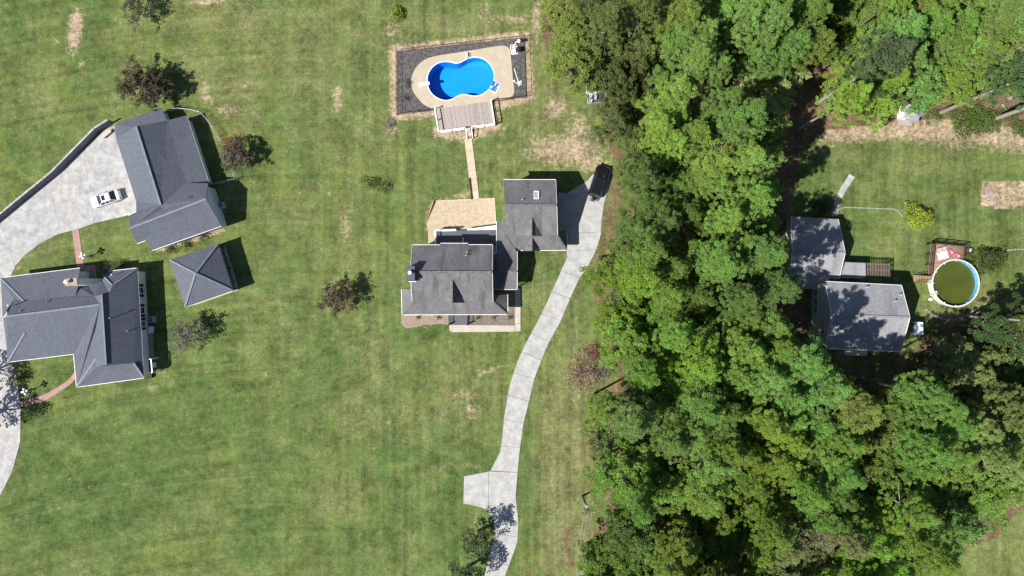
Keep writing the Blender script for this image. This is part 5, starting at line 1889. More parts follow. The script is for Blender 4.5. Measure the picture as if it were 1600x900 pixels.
t = thing("bucket", "small white bucket on the grass left of the round pool", "bucket", G(1452, 468))
o = G(1452, 467.6)
MB().tube([o, o + Vector((0, 0, .42))], [.2, .26], 12).build("pail", MT['white'], t)
MB().tube([o + Vector((-.26, 0, .42)), o + Vector((0, .05, .56)), o + Vector((.26, 0, .42))], .015, 5).build("handle", MT['metal'], t)


# ============================================================ stone edgings
def edging(name, label, pts, w=.34, h=.16, mat='stone'):
    t = thing(name, label, "edging", pts[len(pts) // 2])
    P = spline(pts, 4, False)
    L = 0
    acc = [0]
    for a, b in zip(P[:-1], P[1:]):
        L += (b - a).length
        acc.append(L)
    n = int(L / .48)
    for k in range(n):
        s0 = L * k / n
        i = max(j for j in range(len(acc)) if acc[j] <= s0 + 1e-6)
        i = min(i, len(P) - 2)
        f = (s0 - acc[i]) / max(1e-6, acc[i + 1] - acc[i])
        q = P[i].lerp(P[i + 1], f)
        d = (P[i + 1] - P[i]).normalized()
        hh = h * R.uniform(.7, 1.2)
        MB().box((q.x + R.uniform(-.03, .03), q.y + R.uniform(-.03, .03), hh / 2), (.44 * R.uniform(.8, 1.02), w * R.uniform(.75, 1.15), hh), math.atan2(d.y, d.x) + R.uniform(-.12, .12)).build("stone", MT[mat], t)


edging("stone_edging", "low stone edging running from the back walk to the bright green shrub", [G(*p) for p in [(1312, 326.5), (1322, 324), (1345, 325), (1380, 326), (1397, 327), (1405, 332), (1411, 341)]], .2)
edging("stone_edging", "curved stone edging below the round green pool", [G(*p) for p in [(1447, 484), (1456, 490), (1464, 495), (1480, 500), (1498, 498), (1512, 491), (1524, 482)]], .32)
edging("stone_edging", "straight stone edging right of the dark shrub at the picture edge", [G(*p) for p in [(1574, 391), (1585, 390), (1606, 389)]], .26)

t = thing("wooden_pallet", "weathered grey slatted pallet on the sandy garden plot", "pallet", G(1547, 306))
o = G(1546.5, 306, .2)
for k in range(7):
    MB().box(o + Vector((0, -.8 + k * .27, 0)), (.95, .18, .04), .12).build("slat", MT['grey_wood'], t)
for s in (-.4, 0, .4):
    MB().box(o + Vector((s, 0, -.1)), (.1, 1.85, .12), .12).build("bearer", MT['grey_wood'], t)
t = thing("plank", "tan plank lying on the sandy plot's lower left corner", "plank", G(1538, 319))
MB().beam(G(1533, 317, .12), G(1543, 321, .12), .25, .06).build("board", MT['tan_wood'], t)

# utility trailer half hidden under the trees by the small car park
t = thing("utility_trailer", "pale metal sheets and frame of a trailer half hidden under the forest edge", "trailer", G(930, 146))
MB().prism(gpts([(916, 131), (944, 128), (948, 158), (919, 163)]), .5, .62).build("bed", MT['slate_metal'], t)
tp = MB()
for k in range(16):
    q = G(R.uniform(919, 944), R.uniform(133, 158), R.uniform(.68, 1.0))
    tp.box(q, (R.uniform(.3, 1.1), R.uniform(.2, .7), .05), R.uniform(0, 3.1), M=Matrix.Rotation(R.uniform(0, 3), 3, 'Z') @ Matrix.Rotation(R.uniform(-.5, .5), 3, 'X'))
tp.build("scrap_load", MT['trailer_scrap'], t, 'stuff')
for a, b in (((916, 131), (944, 128)), ((944, 128), (948, 158)), ((948, 158), (919, 163)), ((919, 163), (916, 131))):
    MB().beam(G(*a, .9), G(*b, .9), .06, .5).build("side_board", MT['trailer_scrap'], t)
for p in ((917, 147), (947, 144)):
    o = G(*p)
    MB().tube([o + Vector((-.1, 0, .32)), o + Vector((.1, 0, .32))], .32, 12).build("wheel", MT['rubber'], t)
MB().beam(G(931, 163, .5), G(933, 176, .45), .08, .08).build("tow_bar", MT['dark_metal'], t)

t = thing("fallen_log", "short pale log lying on the bare soil right of the garden shed", "log", G(1570, 170))
A, B = G(1566, 163, .2), G(1573, 176, .2)
pts = [A.lerp(B, k / 5) + Vector((R.uniform(-.04, .04), 0, 0)) for k in range(6)]
MB().tube(pts, [.22, .22, .21, .2, .2, .18], 8).build("trunk", MT['bark_pale'], t)
MB().tube([pts[3], pts[3] + Vector((.5, .2, .25))], [.07, .04], 5).build("branch_stub", MT['bark_pale'], t)
# ============================================================ vegetation
def leaf_mesh(name, cen, tint, size, up=0.6, aspect=0.62, rng=None, mat=None):
    """many small folded leaf blades, one quad each"""
    rng = rng or NR
    n = len(cen)
    nrm = rng.normal(size=(n, 3))
    nrm /= np.linalg.norm(nrm, axis=1)[:, None]
    nrm[:, 2] += up
    nrm /= np.linalg.norm(nrm, axis=1)[:, None]
    t = np.cross(nrm, rng.normal(size=(n, 3)))
    t /= np.linalg.norm(t, axis=1)[:, None]
    b = np.cross(nrm, t)
    s = (size * rng.uniform(.65, 1.25, n))[:, None] if np.isscalar(size) else (size * rng.uniform(.65, 1.25, n))[:, None]
    v = np.empty((n, 4, 3), np.float32)
    v[:, 0] = cen - t * s
    v[:, 1] = cen - b * s * aspect
    v[:, 2] = cen + t * s
    v[:, 3] = cen + b * s * aspect
    me = bpy.data.meshes.new(name)
    me.vertices.add(n * 4)
    me.loops.add(n * 4)
    me.polygons.add(n)
    me.vertices.foreach_set("co", v.ravel())
    me.loops.foreach_set("vertex_index", np.arange(n * 4, dtype=np.int32))
    me.polygons.foreach_set("loop_start", np.arange(0, n * 4, 4, dtype=np.int32))
    me.polygons.foreach_set("loop_total", np.full(n, 4, dtype=np.int32))
    me.update()
    a = me.attributes.new("tint", 'FLOAT', 'POINT')
    a.data.foreach_set("value", np.repeat(tint, 4).astype(np.float32))
    me.materials.append(mat or MT['leaf'])
    me.update()
    return me


def puffs(centres, radii, per, rng, flat=.75):
    """leaf positions on and in little cloud-like clumps; denser towards each clump's skin"""
    cs, ts = [], []
    for c, r in zip(centres, radii):
        k = max(6, int(per * (r / .6) ** 2))
        d = rng.normal(size=(k, 3))
        d /= np.linalg.norm(d, axis=1)[:, None]
        rr = r * rng.uniform(.25, 1.0, k) ** .45
        p = c + d * rr[:, None] * np.array([1, 1, flat])
        cs.append(p)
        ts.append(np.clip(rng.uniform(.15, .85) + rng.normal(0, .1, k), 0, 1))
    return np.concatenate(cs), np.concatenate(ts)


def mesh_from(mb, name, mat):
    me = bpy.data.meshes.new(name)
    me.from_pydata([v[:] for v in mb.v], [], mb.f)
    me.materials.append(mat)
    me.update()
    return me


def pine(seed, h=18.0, rad=3.6, nb=40, dens=44, base=.5, bark='bark'):
    rng = np.random.default_rng(seed)
    tr = MB()
    lean = rng.uniform(-.5, .5, 2)
    at = lambda z: np.array([lean[0] * (z / h) ** 2, lean[1] * (z / h) ** 2, z])
    tr.tube([Vector(at(z)) for z in np.linspace(0, h * .97, 8)], [.30 - .25 * k / 7 for k in range(8)], 8)
    C, Rr = [], []
    gap, gw = rng.uniform(0, 6.28), rng.uniform(.25, .6)
    for i in range(nb):
        t = (i + rng.uniform(0, 1)) / nb
        z = h * (base + (1 - base) * t)
        az = i * 2.399 + rng.uniform(-.5, .5)
        L = rad * ((1 - t ** 1.8) * rng.uniform(.55, 1.12) + .12)
        L *= 1 - gw * max(0, math.cos(az - gap))
        d = np.array([math.cos(az), math.sin(az), 0])
        rise = rng.uniform(.05, .4)
        p0 = at(z)
        tip = p0 + d * L + np.array([0, 0, L * rise])
        mid = p0 + d * L * .5 + np.array([0, 0, L * rise * .3])
        tr.tube([Vector(p0), Vector(mid), Vector(tip)], [.085 * (1.1 - t), .055 * (1.1 - t), .02], 5, cap=False)
        for f in ((.58, 1.0) if L > 1.6 and rng.random() < .55 else (.3, .62, 1.0) if L > 1.2 else (.5, 1.0)):
            q = p0 + (tip - p0) * f + rng.normal(0, .12, 3)
            C.append(q)
            Rr.append(rng.uniform(.28, .52))
            for _q in range(2 if L > 1.2 else 0):
                side = np.array([-d[1], d[0], 0]) * rng.uniform(.55, 1.15) * rng.choice([-1, 1])
                C.append(q + side + np.array([0, 0, rng.uniform(-.05, .25)]))
                Rr.append(rng.uniform(.26, .44))
    C.append(at(h))
    Rr.append(.5)
    p, t = puffs(np.array(C), Rr, dens, rng)
    return mesh_from(tr, "pine_trunk", MT[bark]), leaf_mesh("pine_crown", p, t, .09, 1.0, .45, rng)


def broad(seed, h=13.0, rad=3.8, lobes=12, dens=34, leaf=.17, base=.42, bark='bark', pr=(.34, .6)):
    rng = np.random.default_rng(seed)
    tr = MB()
    fork = h * base
    tr.tube([Vector((0, 0, 0)), Vector((.05, .03, fork * .6)), Vector((.1, -.05, fork))], [.30, .25, .2], 8)
    C, Rr = [], []
    for i in range(lobes):
        az = i * 2.399 + rng.uniform(-.4, .4)
        f = math.sqrt((i + .5) / lobes)
        rr = rad * .78 * f
        cz = h * (.86 - .30 * f * f) + rng.uniform(-.5, .5)
        c = np.array([rr * math.cos(az), rr * math.sin(az), cz])
        lr = rad * rng.uniform(.26, .44)
        m = np.array([.1, -.05, fork]) * .4 + c * .6 - np.array([0, 0, .4])
        tr.tube([Vector((.1, -.05, fork)), Vector(m), Vector(c)], [.13, .08, .03], 6, cap=False)
        k = int(9.5 * (lr / 1.3) ** 2) + 3
        for _ in range(k):
            d = rng.normal(size=3)
            d /= np.linalg.norm(d)
            d[2] = abs(d[2]) * .9 - .25
            q = c + d * lr * np.array([1, 1, .8]) * rng.uniform(.75, 1.08)
            C.append(q)
            Rr.append(rng.uniform(*pr))
            if rng.random() < .3:
                tr.tube([Vector(c), Vector(q)], [.035, .012], 4, cap=False)
    p, t = puffs(np.array(C), Rr, dens, rng, .7)
    return mesh_from(tr, "broadleaf_trunk", MT[bark]), leaf_mesh("broadleaf_crown", p, t, leaf, 1.0, .7, rng)


def sparse(seed, h=6.4, rad=3.2, nb=16, leaves=2600, leaf=.12, bark='bark_pale', low=.3):
    """half-bare lawn tree: many visible limbs and thin leaves"""
    rng = np.random.default_rng(seed)
    tr = MB()
    tr.tube([Vector((0, 0, 0)), Vector((.04, .05, h * low))], [.17, .13], 7)
    tips = []
    for i in range(nb):
        az = i * 2.399 + rng.uniform(-.4, .4)
        f = math.sqrt((i + .6) / nb)
        e = np.array([rad * f * math.cos(az), rad * f * math.sin(az), h * (.98 - .38 * f * f) + rng.uniform(-.5, .3)])
        s = np.array([.04, .05, h * low * rng.uniform(.75, 1.0)])
        m = s + (e - s) * .5 + np.array([0, 0, .5]) + rng.normal(0, .15, 3)
        tr.tube([Vector(s), Vector(m), Vector(e)], [.07, .045, .012], 5, cap=False)
        for j in range(7):
            q = m + (e - m) * rng.uniform(0, 1)
            d = rng.normal(size=3) * np.array([1, 1, .5])
            d /= np.linalg.norm(d)
            tip = q + d * rng.uniform(.4, 1.1)
            tr.tube([Vector(q), Vector(tip)], [.022, .008], 4, cap=False)
            tips += [tip, (tip + q) / 2]
    tips = np.array(tips)
    p, t = puffs(tips, rng.uniform(.2, .42, len(tips)), leaves / len(tips) * 5.0, rng, .8)
    return mesh_from(tr, "lawn_tree_trunk", MT[bark]), leaf_mesh("lawn_tree_crown", p, t, leaf, .4, .7, rng)


def bush(seed, rad=.9, h=1.2, n=26, dens=42, leaf=.09):
    rng = np.random.default_rng(seed)
    C, Rr = [], []
    tr = MB()
    for i in range(n):
        az = i * 2.399
        f = math.sqrt((i + .5) / n)
        wob = 1 + .28 * math.sin(az * 2 + seed) + .18 * math.sin(az * 3 + seed * 1.7)
        c = np.array([rad * f * wob * math.cos(az), rad * f * wob * math.sin(az), h * (.85 - .5 * f * f) * rng.uniform(.65, 1.15)])
        C.append(c)
        Rr.append(rng.uniform(.22, .42) * (rad / .9) ** .5)
        tr.tube([Vector((0, 0, 0)), Vector(c * .6), Vector(c)], [.04, .025, .01], 4, cap=False)
    p, t = puffs(np.array(C), Rr, dens, rng, .8)
    p[:, 2] = np.maximum(p[:, 2], .05)
    return mesh_from(tr, "shrub_stem", MT['bark']), leaf_mesh("shrub_leaves", p, t, leaf, .5, .7, rng)


PINES = [pine(100 + k, h, r, nb, 270, ba, 'bark_pale' if k in (1, 4) else 'bark') for k, (h, r, nb, ba) in enumerate([(21.5, 3.6, 44, .56), (24, 3.9, 48, .58), (20, 3.3, 40, .54), (25, 3.5, 46, .62), (21, 4.1, 46, .56), (18, 3.0, 34, .52)])]
BROADS = [broad(200 + k, h, r, lo, 150, lf * .56) for k, (h, r, lo, lf) in enumerate([(14, 3.9, 13, .17), (12.5, 3.4, 11, .16), (15.5, 4.4, 15, .18), (10.5, 3.0, 9, .16), (14.5, 3.6, 12, .17)])]
UNDER = [broad(300 + k, 6.5 + k * .8, 2.6 + .2 * k, 8, 46, .15, .35, pr=(.35, .6)) for k in range(3)]
BUSHES = [bush(400 + k) for k in range(4)]


def plant(name, label, cat, base, meshes, color, scale=1.0, rz=None, group=None, names=("trunk", "crown"), sz=None):
    t = bpy.data.objects.new(name, None)
    COL.objects.link(t)
    t.location = (base[0], base[1], 0)
    t.rotation_euler = (0, 0, R.uniform(0, 6.28) if rz is None else rz)
    t.scale = (scale, scale, sz or scale)
    t.empty_display_size = .3
    tag(t, label, cat, group)
    for nm, me in zip(names, meshes):
        o = bpy.data.objects.new(nm, me)
        COL.objects.link(o)
        o.parent = t
        o.color = tuple(color) + (1,)
    return t


# ---- the woods: crowns placed by where they stand, tall pines over lower broadleaf trees
WOODS = [
    [(846, -100), (842, 60), (858, 96), (885, 118), (914, 122), (928, 190), (945, 235), (968, 262), (978, 300), (984, 330), (960, 365), (950, 395), (915, 428), (915, 465), (930, 500), (950, 530), (962, 580), (945, 612),
     (920, 645), (910, 700), (930, 750), (948, 775), (945, 830), (905, 870), (900, 1010), (1430, 1010), (1428, 900), (1500, 872), (1556, 840), (1585, 790), (1720, 700), (1720, 470), (1590, 472), (1530, 492), (1478, 525), (1450, 560),
     (1440, 590), (1395, 603), (1360, 612), (1330, 618), (1300, 622), (1285, 600), (1262, 560), (1240, 520), (1222, 480), (1228, 450), (1205, 400), (1226, 350), (1230, 300), (1222, 255), (1232, 215), (1236, 180), (1272, 130), (1262, 100), (1258, 60), (1268, -100)],
    [(1285, -100), (1275, 20), (1300, 60), (1292, 100), (1305, 150), (1312, 178), (1345, 184), (1395, 182), (1403, 160), (1445, 158), (1460, 170), (1500, 160), (1540, 150), (1575, 130), (1720, 140), (1720, -100)],
]
SEEDS = [  # plan x, plan y, leaf colour, share of pines, tone word
    (865, 40, (.098, .128, .034), 0, "olive"), (880, 90, (.104, .138, .036), 0, "olive"), (985, 60, (.062, .078, .030), .1, "dark olive"), (960, 160, (.055, .072, .028), .1, "dark olive"), (950, 215, (.07, .09, .026), .2, "olive"),
    (1035, 50, (.075, .105, .03), .4, "mid green"), (1100, 90, (.082, .140, .038), .9, "mid green"), (1130, 180, (.080, .138, .042), 1, "blue-green"), (1190, 60, (.080, .145, .042), .9, "mid green"), (1225, 140, (.135, .160, .085), .2, "pale green"),
    (1070, 215, (.105, .165, .035), .9, "bright green"), (1010, 300, (.052, .088, .026), .2, "dark green"), (1060, 280, (.06, .10, .028), .4, "dark green"), (1130, 290, (.088, .150, .034), 1, "bright green"), (1190, 250, (.095, .155, .04), .9, "bright green"),
    (1080, 360, (.070, .120, .03), .7, "mid green"), (1150, 370, (.085, .145, .034), .9, "bright green"), (1190, 440, (.058, .105, .034), .8, "dark green"), (950, 440, (.082, .128, .018), .1, "yellow-green"), (960, 490, (.09, .138, .018), .1, "yellow-green"),
    (1000, 530, (.078, .150, .028), .2, "bright green"), (1060, 590, (.098, .165, .022), .6, "yellow-green"), (1070, 460, (.075, .125, .03), .5, "mid green"), (1150, 510, (.07, .125, .03), .6, "mid green"), (1180, 570, (.090, .150, .03), .9, "bright green"),
    (1240, 600, (.078, .145, .042), 1, "blue-green"), (950, 660, (.085, .135, .03), .2, "mid green"), (1000, 690, (.070, .108, .045), .4, "grey-green"), (1000, 760, (.070, .130, .028), .3, "mid green"), (1100, 690, (.075, .130, .035), .6, "mid green"),
    (1100, 640, (.06, .11, .028), .6, "dark green"), (1000, 850, (.055, .088, .026), .1, "dark olive"), (960, 880, (.06, .10, .02), .1, "dark olive"), (1100, 830, (.078, .118, .024), .5, "olive"), (1170, 790, (.080, .128, .02), .6, "olive"),
    (1180, 700, (.095, .142, .022), .8, "yellow-green"), (1280, 720, (.085, .148, .03), .9, "bright green"), (1390, 720, (.085, .118, .03), .2, "olive"), (1330, 770, (.065, .12, .028), .5, "mid green"), (1470, 680, (.072, .138, .034), .9, "mid green"),
    (1540, 600, (.092, .120, .050), .3, "grey-green"), (1500, 560, (.10, .118, .055), .2, "grey-green"), (1560, 510, (.030, .050, .022), 0, "dark"), (1600, 560, (.066, .115, .042), .4, "blue-green"), (1580, 690, (.098, .140, .05), .8, "pale green"),
    (1440, 820, (.090, .148, .026), .4, "bright green"), (1380, 860, (.085, .158, .022), .5, "bright green"), (1270, 840, (.085, .10, .05), .1, "grey-green"), (1520, 800, (.068, .125, .04), .3, "blue-green"), (1510, 740, (.085, .148, .03), .5, "bright green"),
    (1300, 40, (.080, .125, .03), .2, "mid green"), (1350, 130, (.10, .155, .026), .3, "bright green"), (1420, 100, (.072, .138, .044), .9, "blue-green"), (1480, 40, (.078, .145, .032), .9, "bright green"), (1560, 60, (.088, .140, .042), .9, "pale green"),
    (1330, 165, (.095, .150, .022), .1, "yellow-green"), (1400, 40, (.082, .13, .03), .3, "mid green"), (1480, 130, (.085, .128, .024), .3, "olive"), (1560, 120, (.08, .13, .03), .7, "mid green"),
]
LMK = [("the blue pool's tan surround", 718, 124), ("the black parked vehicle", 938, 286), ("the skylight garage", 832, 335), ("the driveway's turning bay", 745, 765), ("the utility pole", 912, 785), ("the garden shed", 1424, 176),
       ("the round green pool", 1493, 442), ("the tree-shaded roof", 1350, 497), ("the shaded wing roof", 1276, 395), ("the pergola", 1372, 422), ("the sandy garden plot", 1570, 303), ("the half-hidden trailer", 930, 146),
       ("the pinkish bare bush", 915, 572), ("the driveway's midpoint bend", 810, 600), ("the bottom right meadow corner", 1560, 870), ("the back walk", 1316, 300)]
DIRS = ["right of", "above and right of", "above", "above and left of", "left of", "below and left of", "below", "below and right of"]
ORD = ["nearest", "second", "third", "fourth", "fifth", "sixth", "seventh", "eighth", "ninth", "tenth", "eleventh", "twelfth", "thirteenth", "fourteenth", "fifteenth", "sixteenth", "seventeenth", "eighteenth", "nineteenth", "twentieth"]


def seed_at(px, py):
    return min(SEEDS, key=lambda s: (s[0] - px) ** 2 + (s[1] - py) ** 2)


spots = []                                              # (plan x, plan y of crown, kind, mesh index, scale)
R2 = random.Random(21)


CLEAR = [(922, 146, 26), (940, 285, 46), (1424, 178, 24), (912, 790, 30)]


def try_fill(polys, dist, tries, kind_of):
    for poly in polys:
        x0, x1 = min(p[0] for p in poly), max(p[0] for p in poly)
        y0, y1 = min(p[1] for p in poly), max(p[1] for p in poly)
        for _ in range(tries):
            x, y = R2.uniform(x0, x1), R2.uniform(y0, y1)
            if not inside((x, y), poly) or not (-60 < x < 1680 and -75 < y < 985):
                continue
            if any((x - a) ** 2 + (y - b) ** 2 < r * r for a, b, r in CLEAR):
                continue
            k, mi, sc, rad = kind_of(x, y)
            inn = rad * 10 * .62
            if not all(inside((x + inn * math.cos(a), y + inn * math.sin(a)), poly) for a in (0, 1.05, 2.1, 3.14, 4.19, 5.24)):
                continue
            if all((s[0] - x) ** 2 + (s[1] - y) ** 2 > (dist * (s[5] + rad) * 5) ** 2 for s in spots if (s[2] == 'low') == (k == 'low')):
                spots.append((x, y, k, mi, sc, rad))


PR = [3.6, 3.9, 3.3, 3.5, 4.1, 3.0]
BR = [3.9, 3.4, 4.4, 3.0, 3.6]
UR = [2.6, 2.8, 3.0]


def tall_kind(x, y):
    s = seed_at(x + R2.uniform(-18, 18), y + R2.uniform(-18, 18))
    if R2.random() < s[3]:
        i = R2.randrange(6)
        sc = R2.uniform(.70, 1.04)
        return 'pine', i, sc, PR[i] * sc * 1.12
    i = R2.randrange(5)
    sc = R2.uniform(.72, 1.02)
    return 'broad', i, sc, BR[i] * sc * 1.1


def low_kind(x, y):
    i = R2.randrange(3)
    sc = R2.uniform(.8, 1.2)
    return 'low', i, sc, UR[i] * sc


for x, y, i, sc in ((1256, 574, 3, 1.0), (1290, 606, 1, 1.0), (1340, 636, 1, 1.0), (1212, 442, 3, .92), (1196, 398, 1, .9), (1262, 22, 0, .95), (1276, 66, 2, .85)):
    spots.append((x, y, 'pine', i, sc, PR[i] * sc))
try_fill(WOODS, .95, 7000, tall_kind)
try_fill(WOODS, 1.2, 900, low_kind)
HT = {'pine': [21.5, 24, 20, 25, 21, 18], 'broad': [14, 12.5, 15.5, 10.5, 14.5], 'low': [6.5, 7.3, 8.1]}
forest = []
for x, y, k, mi, sc, rad in spots:
    zc = HT[k][mi] * (max(sc, .92) * .80 if k == 'pine' else sc * .75)
    base = G(x, y, zc)
    s = seed_at(x + R2.uniform(-22, 22), y + R2.uniform(-22, 22))
    j = R2.uniform(.82, 1.18)
    col = [min(1, c * j * q_ * R2.uniform(.94, 1.06)) for c, q_ in zip(s[2], (2.08, 2.12, 1.3))]
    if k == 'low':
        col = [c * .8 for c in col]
    forest.append([x, y, k, mi, sc, base, col, s[4]])
# labels: tone, kind and place against the nearest landmark, ranked by distance where several answer to the same words
KIND = {'pine': ('pine_tree', 'pine'), 'broad': ('broadleaf_tree', 'broadleaf tree'), 'low': ('understory_tree', 'low tree')}
buckets = {}
for i, f in enumerate(forest):
    if not (0 < f[0] < 1600 and 0 < f[1] < 900):
        ed = 'top' if f[1] <= 0 else 'bottom' if f[1] >= 900 else 'right'
        key = ('out', f[7], KIND[f[2]][1], ed)
        f.append(f[1] if ed == 'right' else f[0])
    else:
        lm = min(LMK, key=lambda l: (l[1] - f[0]) ** 2 + (l[2] - f[1]) ** 2)
        an = math.degrees(math.atan2(lm[2] - f[1], f[0] - lm[1])) % 360
        key = (f[7], KIND[f[2]][1], DIRS[int((an + 22.5) // 45) % 8], lm[0])
        f.append((f[0] - lm[1]) ** 2 + (f[1] - lm[2]) ** 2)
    buckets.setdefault(key, []).append(i)
for key, ids in buckets.items():
    if key[0] == 'out':
        ids.sort(key=lambda i: forest[i][8])
        for r_, i in enumerate(ids):
            frm = "from the top" if key[3] == 'right' else "from the left"
            forest[i].append(f"{key[1]} {key[2]} cut by the {key[3]} edge" + (f", {'first' if r_ == 0 else ORD[min(r_, 19)]} such {frm}" if len(ids) > 1 else ""))
        continue
    ids.sort(key=lambda i: forest[i][8])
    for r_, i in enumerate(ids):
        if len(ids) == 1:
            lb = f"{key[0]} {key[1]} {key[2]} {key[3]}"
        elif r_ == 0:
            lb = f"{key[0]} {key[1]} {key[2]} {key[3]}, the nearest such"
        elif r_ == len(ids) - 1:
            lb = f"{key[0]} {key[1]} {key[2]} {key[3]}, the farthest such"
        else:
            lb = f"{key[0]} {key[1]} {key[2]} {key[3]}, {ORD[min(r_, 19)]} nearest such"
        forest[i].append(lb)
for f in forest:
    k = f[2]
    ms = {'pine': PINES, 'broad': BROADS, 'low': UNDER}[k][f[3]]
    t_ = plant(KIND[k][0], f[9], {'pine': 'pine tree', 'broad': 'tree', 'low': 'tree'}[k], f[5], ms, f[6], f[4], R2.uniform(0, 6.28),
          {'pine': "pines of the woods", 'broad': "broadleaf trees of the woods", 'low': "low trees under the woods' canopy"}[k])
    if k == 'pine':
        t_.scale[2] = max(f[4], .92)
print("forest trees:", len(forest))

# standing pines at the shed clearing whose bare trunks show
for lb, px, py, c in (("pine with a bare pale trunk just right of the garden shed", 1467, 177, (.075, .14, .045)), ("pine with a thick bare trunk at the right edge of the shed clearing", 1551, 187, (.08, .14, .045)),
                      ("pine with a bare trunk above the thick-trunked one at the right edge", 1576, 154, (.085, .14, .045)), ("pine with a pale bare trunk at the upper left corner of the shed clearing", 1281, 158, (.09, .13, .05))):
    b = G(px, py)
    plant("pine_tree", lb, "pine tree", b, (mesh_from(MB().tube([Vector((0, 0, 0)), Vector((.05, 0, 8)), Vector((.1, .05, 15))], [.33, .26, .15], 9), "pine_trunk", MT['bark_pale']), PINES[1][1]), c, 1.0, None, "pines of the woods")

# ---- lawn trees, half bare
def plant_low(name, label, cat, base, meshes, color, scale=1.0, rz=None):
    return plant(name, label, cat, base, meshes, color, scale, rz, None, ("trunk", "crown"), scale * .78)


RUST, GREY = (.115, .085, .05), (.16, .14, .105)
SP = [sparse(500, 6.6, 3.7, 20, 4400), sparse(501, 6.2, 3.2, 16, 1800), sparse(502, 5.6, 2.9, 17, 3600), sparse(503, 6.0, 3.0, 16, 2600)]
plant_low("lawn_tree", "rusty-brown leafed tree on the lawn above the blue-grey garage", "tree", G(231, 139), SP[0], RUST, 1.0, 0.4)
plant_low("lawn_tree", "smaller brown tree joined to the rusty one's right side above the garage", "tree", G(255, 147), SP[2], (.08, .068, .042), 1.08, 1.4)
plant_low("lawn_tree", "thin grey-green tree at the top edge left of centre", "tree", G(226, 25), SP[1], (.10, .11, .05), .85, 2.2)
plant_low("lawn_tree", "half bare grey tree by the bend of the chain-link fence", "tree", G(378, 248), SP[2], (.14, .105, .08), .95, 3.1)
plant_low("lawn_tree", "small tree with orange autumn leaves at the chain-link fence", "tree", G(364, 227), bush(430, 1.5, 3.2, 30, 40, .1), (.32, .10, .025), .95, 1.0)
plant_low("lawn_tree", "rusty leafed tree alone on the lawn left of the centre house", "tree", G(532, 466), SP[3], (.125, .085, .05), .98, 0.9)
plant_low("lawn_tree", "bare grey-twigged tree on the grass below the pavilion", "tree", G(302, 523), SP[1], (.20, .18, .14), .95, 1.9)
plant("broadleaf_tree", "green tree overhanging the driveway at the bottom edge", "tree", G(748, 830), broad(520, 6.2, 2.6, 10, 40, .13, .35), (.085, .12, .042), 1.0, .5)
plant("broadleaf_tree", "darker green tree at the bottom edge left of the driveway", "tree", G(733, 884), broad(521, 6.4, 2.7, 10, 44, .13, .35), (.060, .09, .034), 1.0, 2.5)
plant("broadleaf_tree", "tree outside the left edge shading the lower concrete court", "tree", G(-24, 655), broad(522, 9, 3.6, 11, 26, .16), (.07, .09, .04), 1.0)
plant("broadleaf_tree", "tree beyond the left edge shading the court beside the house", "tree", G(-30, 590), broad(523, 8, 3.2, 10, 24, .16), (.07, .09, .04), 1.0)
plant("broadleaf_tree", "tree cut by the top edge above the blue pool", "tree", G(688, -14), broad(524, 6, 2.6, 9, 30, .15), (.07, .09, .04), 1.0)
plant("broadleaf_tree", "second tree cut by the top edge above the blue pool", "tree", G(722, -18), broad(525, 6, 2.4, 9, 30, .15), (.06, .085, .04), 1.0)

# ---- shrubs
DEAD = sparse(540, 13, 3.2, 20, 500, .09, 'bark_pale', .5)
for lb, px, py, sc in (("bare grey dead tree in the shade left of the right house", 1208, 512, .9), ("bare pale tree among the woods near the bottom edge", 1228, 838, 1.0), ("second bare pale tree near the bottom edge, further right", 1292, 852, .95),
                       ("bare pale tree at the woods' edge right of the driveway bend", 962, 466, .6), ("bare grey tree deep in the woods, level with the centre house", 1120, 412, 1.1)):
    plant("bare_tree", lb, "bare tree", G(px, py, 12 * sc), DEAD, (.30, .26, .2), sc)


def shrub(label, px, py, rad, h, col, leaf=.09, seed=None, group=None, dens=44):
    return plant("shrub", label, "shrub", G(px, py), bush(seed or int(px * 7 + py), rad, h, max(9, int(26 * rad)), dens, leaf), col, 1.0, None, group, ("stem", "leaves"))


shrub("round bright green bush on the grass above the blue pool", 620, 23, 1.05, 1.5, (.24, .32, .03), .1, None, None, 60)
shrub("low dark green bush alone on the lawn, left of its twin", 580, 286, 1.15, 1.0, (.12, .19, .03))
shrub("low green bush alone on the lawn, right of its twin", 602, 293, 1.05, .9, (.15, .23, .035))
shrub("bright yellow-green shrub at the end of the stone edging", 1428, 340, 1.9, 2.6, (.28, .36, .02), .11, None, None, 60)
shrub("large dark green shrub by the round green pool", 1534, 408, 2.2, 3.0, (.075, .105, .022), .12)
shrub("dark shrub beside the curved brick path's lower side", 56, 641, 1.35, 2.4, (.07, .085, .035), .10)
shrub("dark shrub at the court edge above the lamp by the curved path", 33, 590, 1.2, 2.2, (.03, .05, .018), .1)
shrub("pinkish bare bush on the grass right of the driveway", 908, 584, 2.7, 2.0, (.42, .26, .20), .09, None, None, 30)
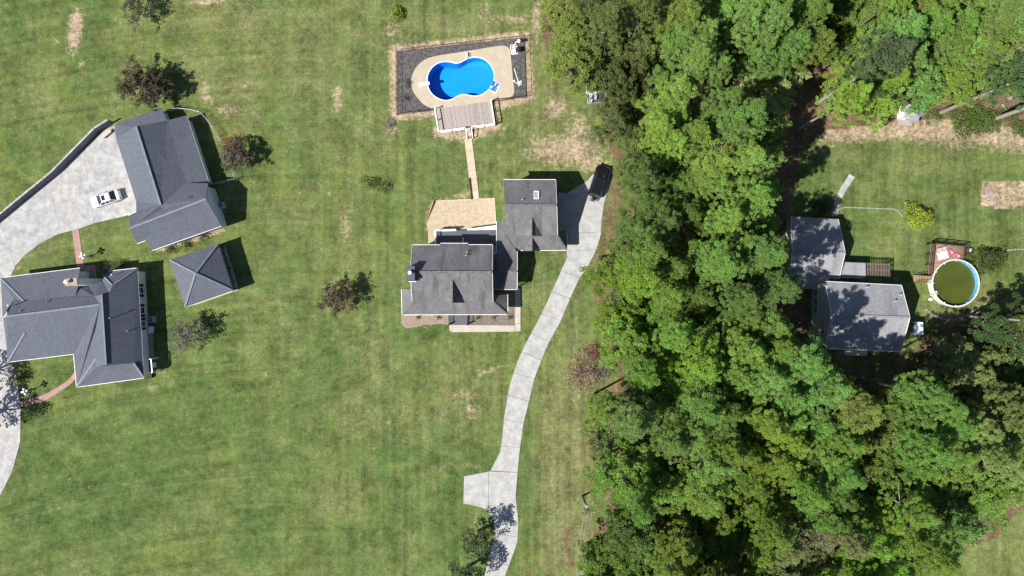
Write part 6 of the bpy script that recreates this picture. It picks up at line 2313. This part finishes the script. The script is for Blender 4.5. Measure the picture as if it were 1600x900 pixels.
shrub("reddish bare bush on the grass just above the pinkish one", 925, 552, 1.5, 1.4, (.30, .13, .085), .09, None, None, 26)
shrub("grey twiggy bush at the right side of the pinkish one", 938, 583, 1.5, 1.6, (.27, .245, .215), .08, None, None, 22)
shrub("green shrub at the corner of the back walk and the wing roof", 1284, 324, 1.5, 2.2, (.06, .09, .03), .11)
for i, (px, c) in enumerate(((653, 0), (685, 0), (747, 1), (771.5, 1), (796, 1))):
    lb = ["leftmost clipped shrub in the straw bed below the house", "second clipped shrub in the straw bed, nearer the porch", "clipped shrub in the rocky bed nearest the porch", "middle clipped shrub of the rocky bed", "clipped shrub at the right end of the rocky bed"][i]
    shrub(lb, px, 496.2, .42, .85, (.05, .095, .02), .06, 700 + i, "clipped shrubs in the front beds")
for i, (px, py, r_) in enumerate(((1536, 192, 2.2), (1500, 192, 1.8), (1520, 184, 1.8), (1596, 204, 1.6), (1461, 180, .9), (1573, 180, 1.2), (1486, 172, .8))):
    lb = ["large green bush on the bare soil right of the shed", "green bush left of the large one on the bare soil", "green bush behind the large one on the bare soil", "green bush at the right edge below the bare pine trunks", "small bush between the shed and the bare pine trunk",
          "yellowish bush between the two bare pine trunks", "tiny bush beside the first bare pine trunk"][i]
    shrub(lb, px, py, r_, r_ * .8, (.09, .15, .022), .12)
for i, (px, py, r_, c) in enumerate(((610, 195, .8, (.2, .2, .15)), (638, 130, .6, (.06, .07, .035)), (636, 154, .5, (.07, .1, .03)), (170, 417, 1.0, (.04, .06, .02)), (192, 413, .9, (.045, .06, .03)))):
    lb = ["pale weedy bush outside the fence's lower left corner", "small dark weed on the mulch left of the diving board", "small green weed on the mulch below the diving board", "dark shrub against the white house's entry corner", "pale-flecked shrub right of the entry corner shrub"][i]
    shrub(lb, px, py, r_, r_ * .9, c, .08)
for i, (px, py) in enumerate(((286, 366), (262, 373), (312, 352))):
    shrub(["green foundation shrub in the middle of the garage's lower wall", "green foundation shrub left along the garage's lower wall", "green foundation shrub right along the garage's lower wall"][i], px + 6, py + 16, .8, .7, (.06, .10, .022))
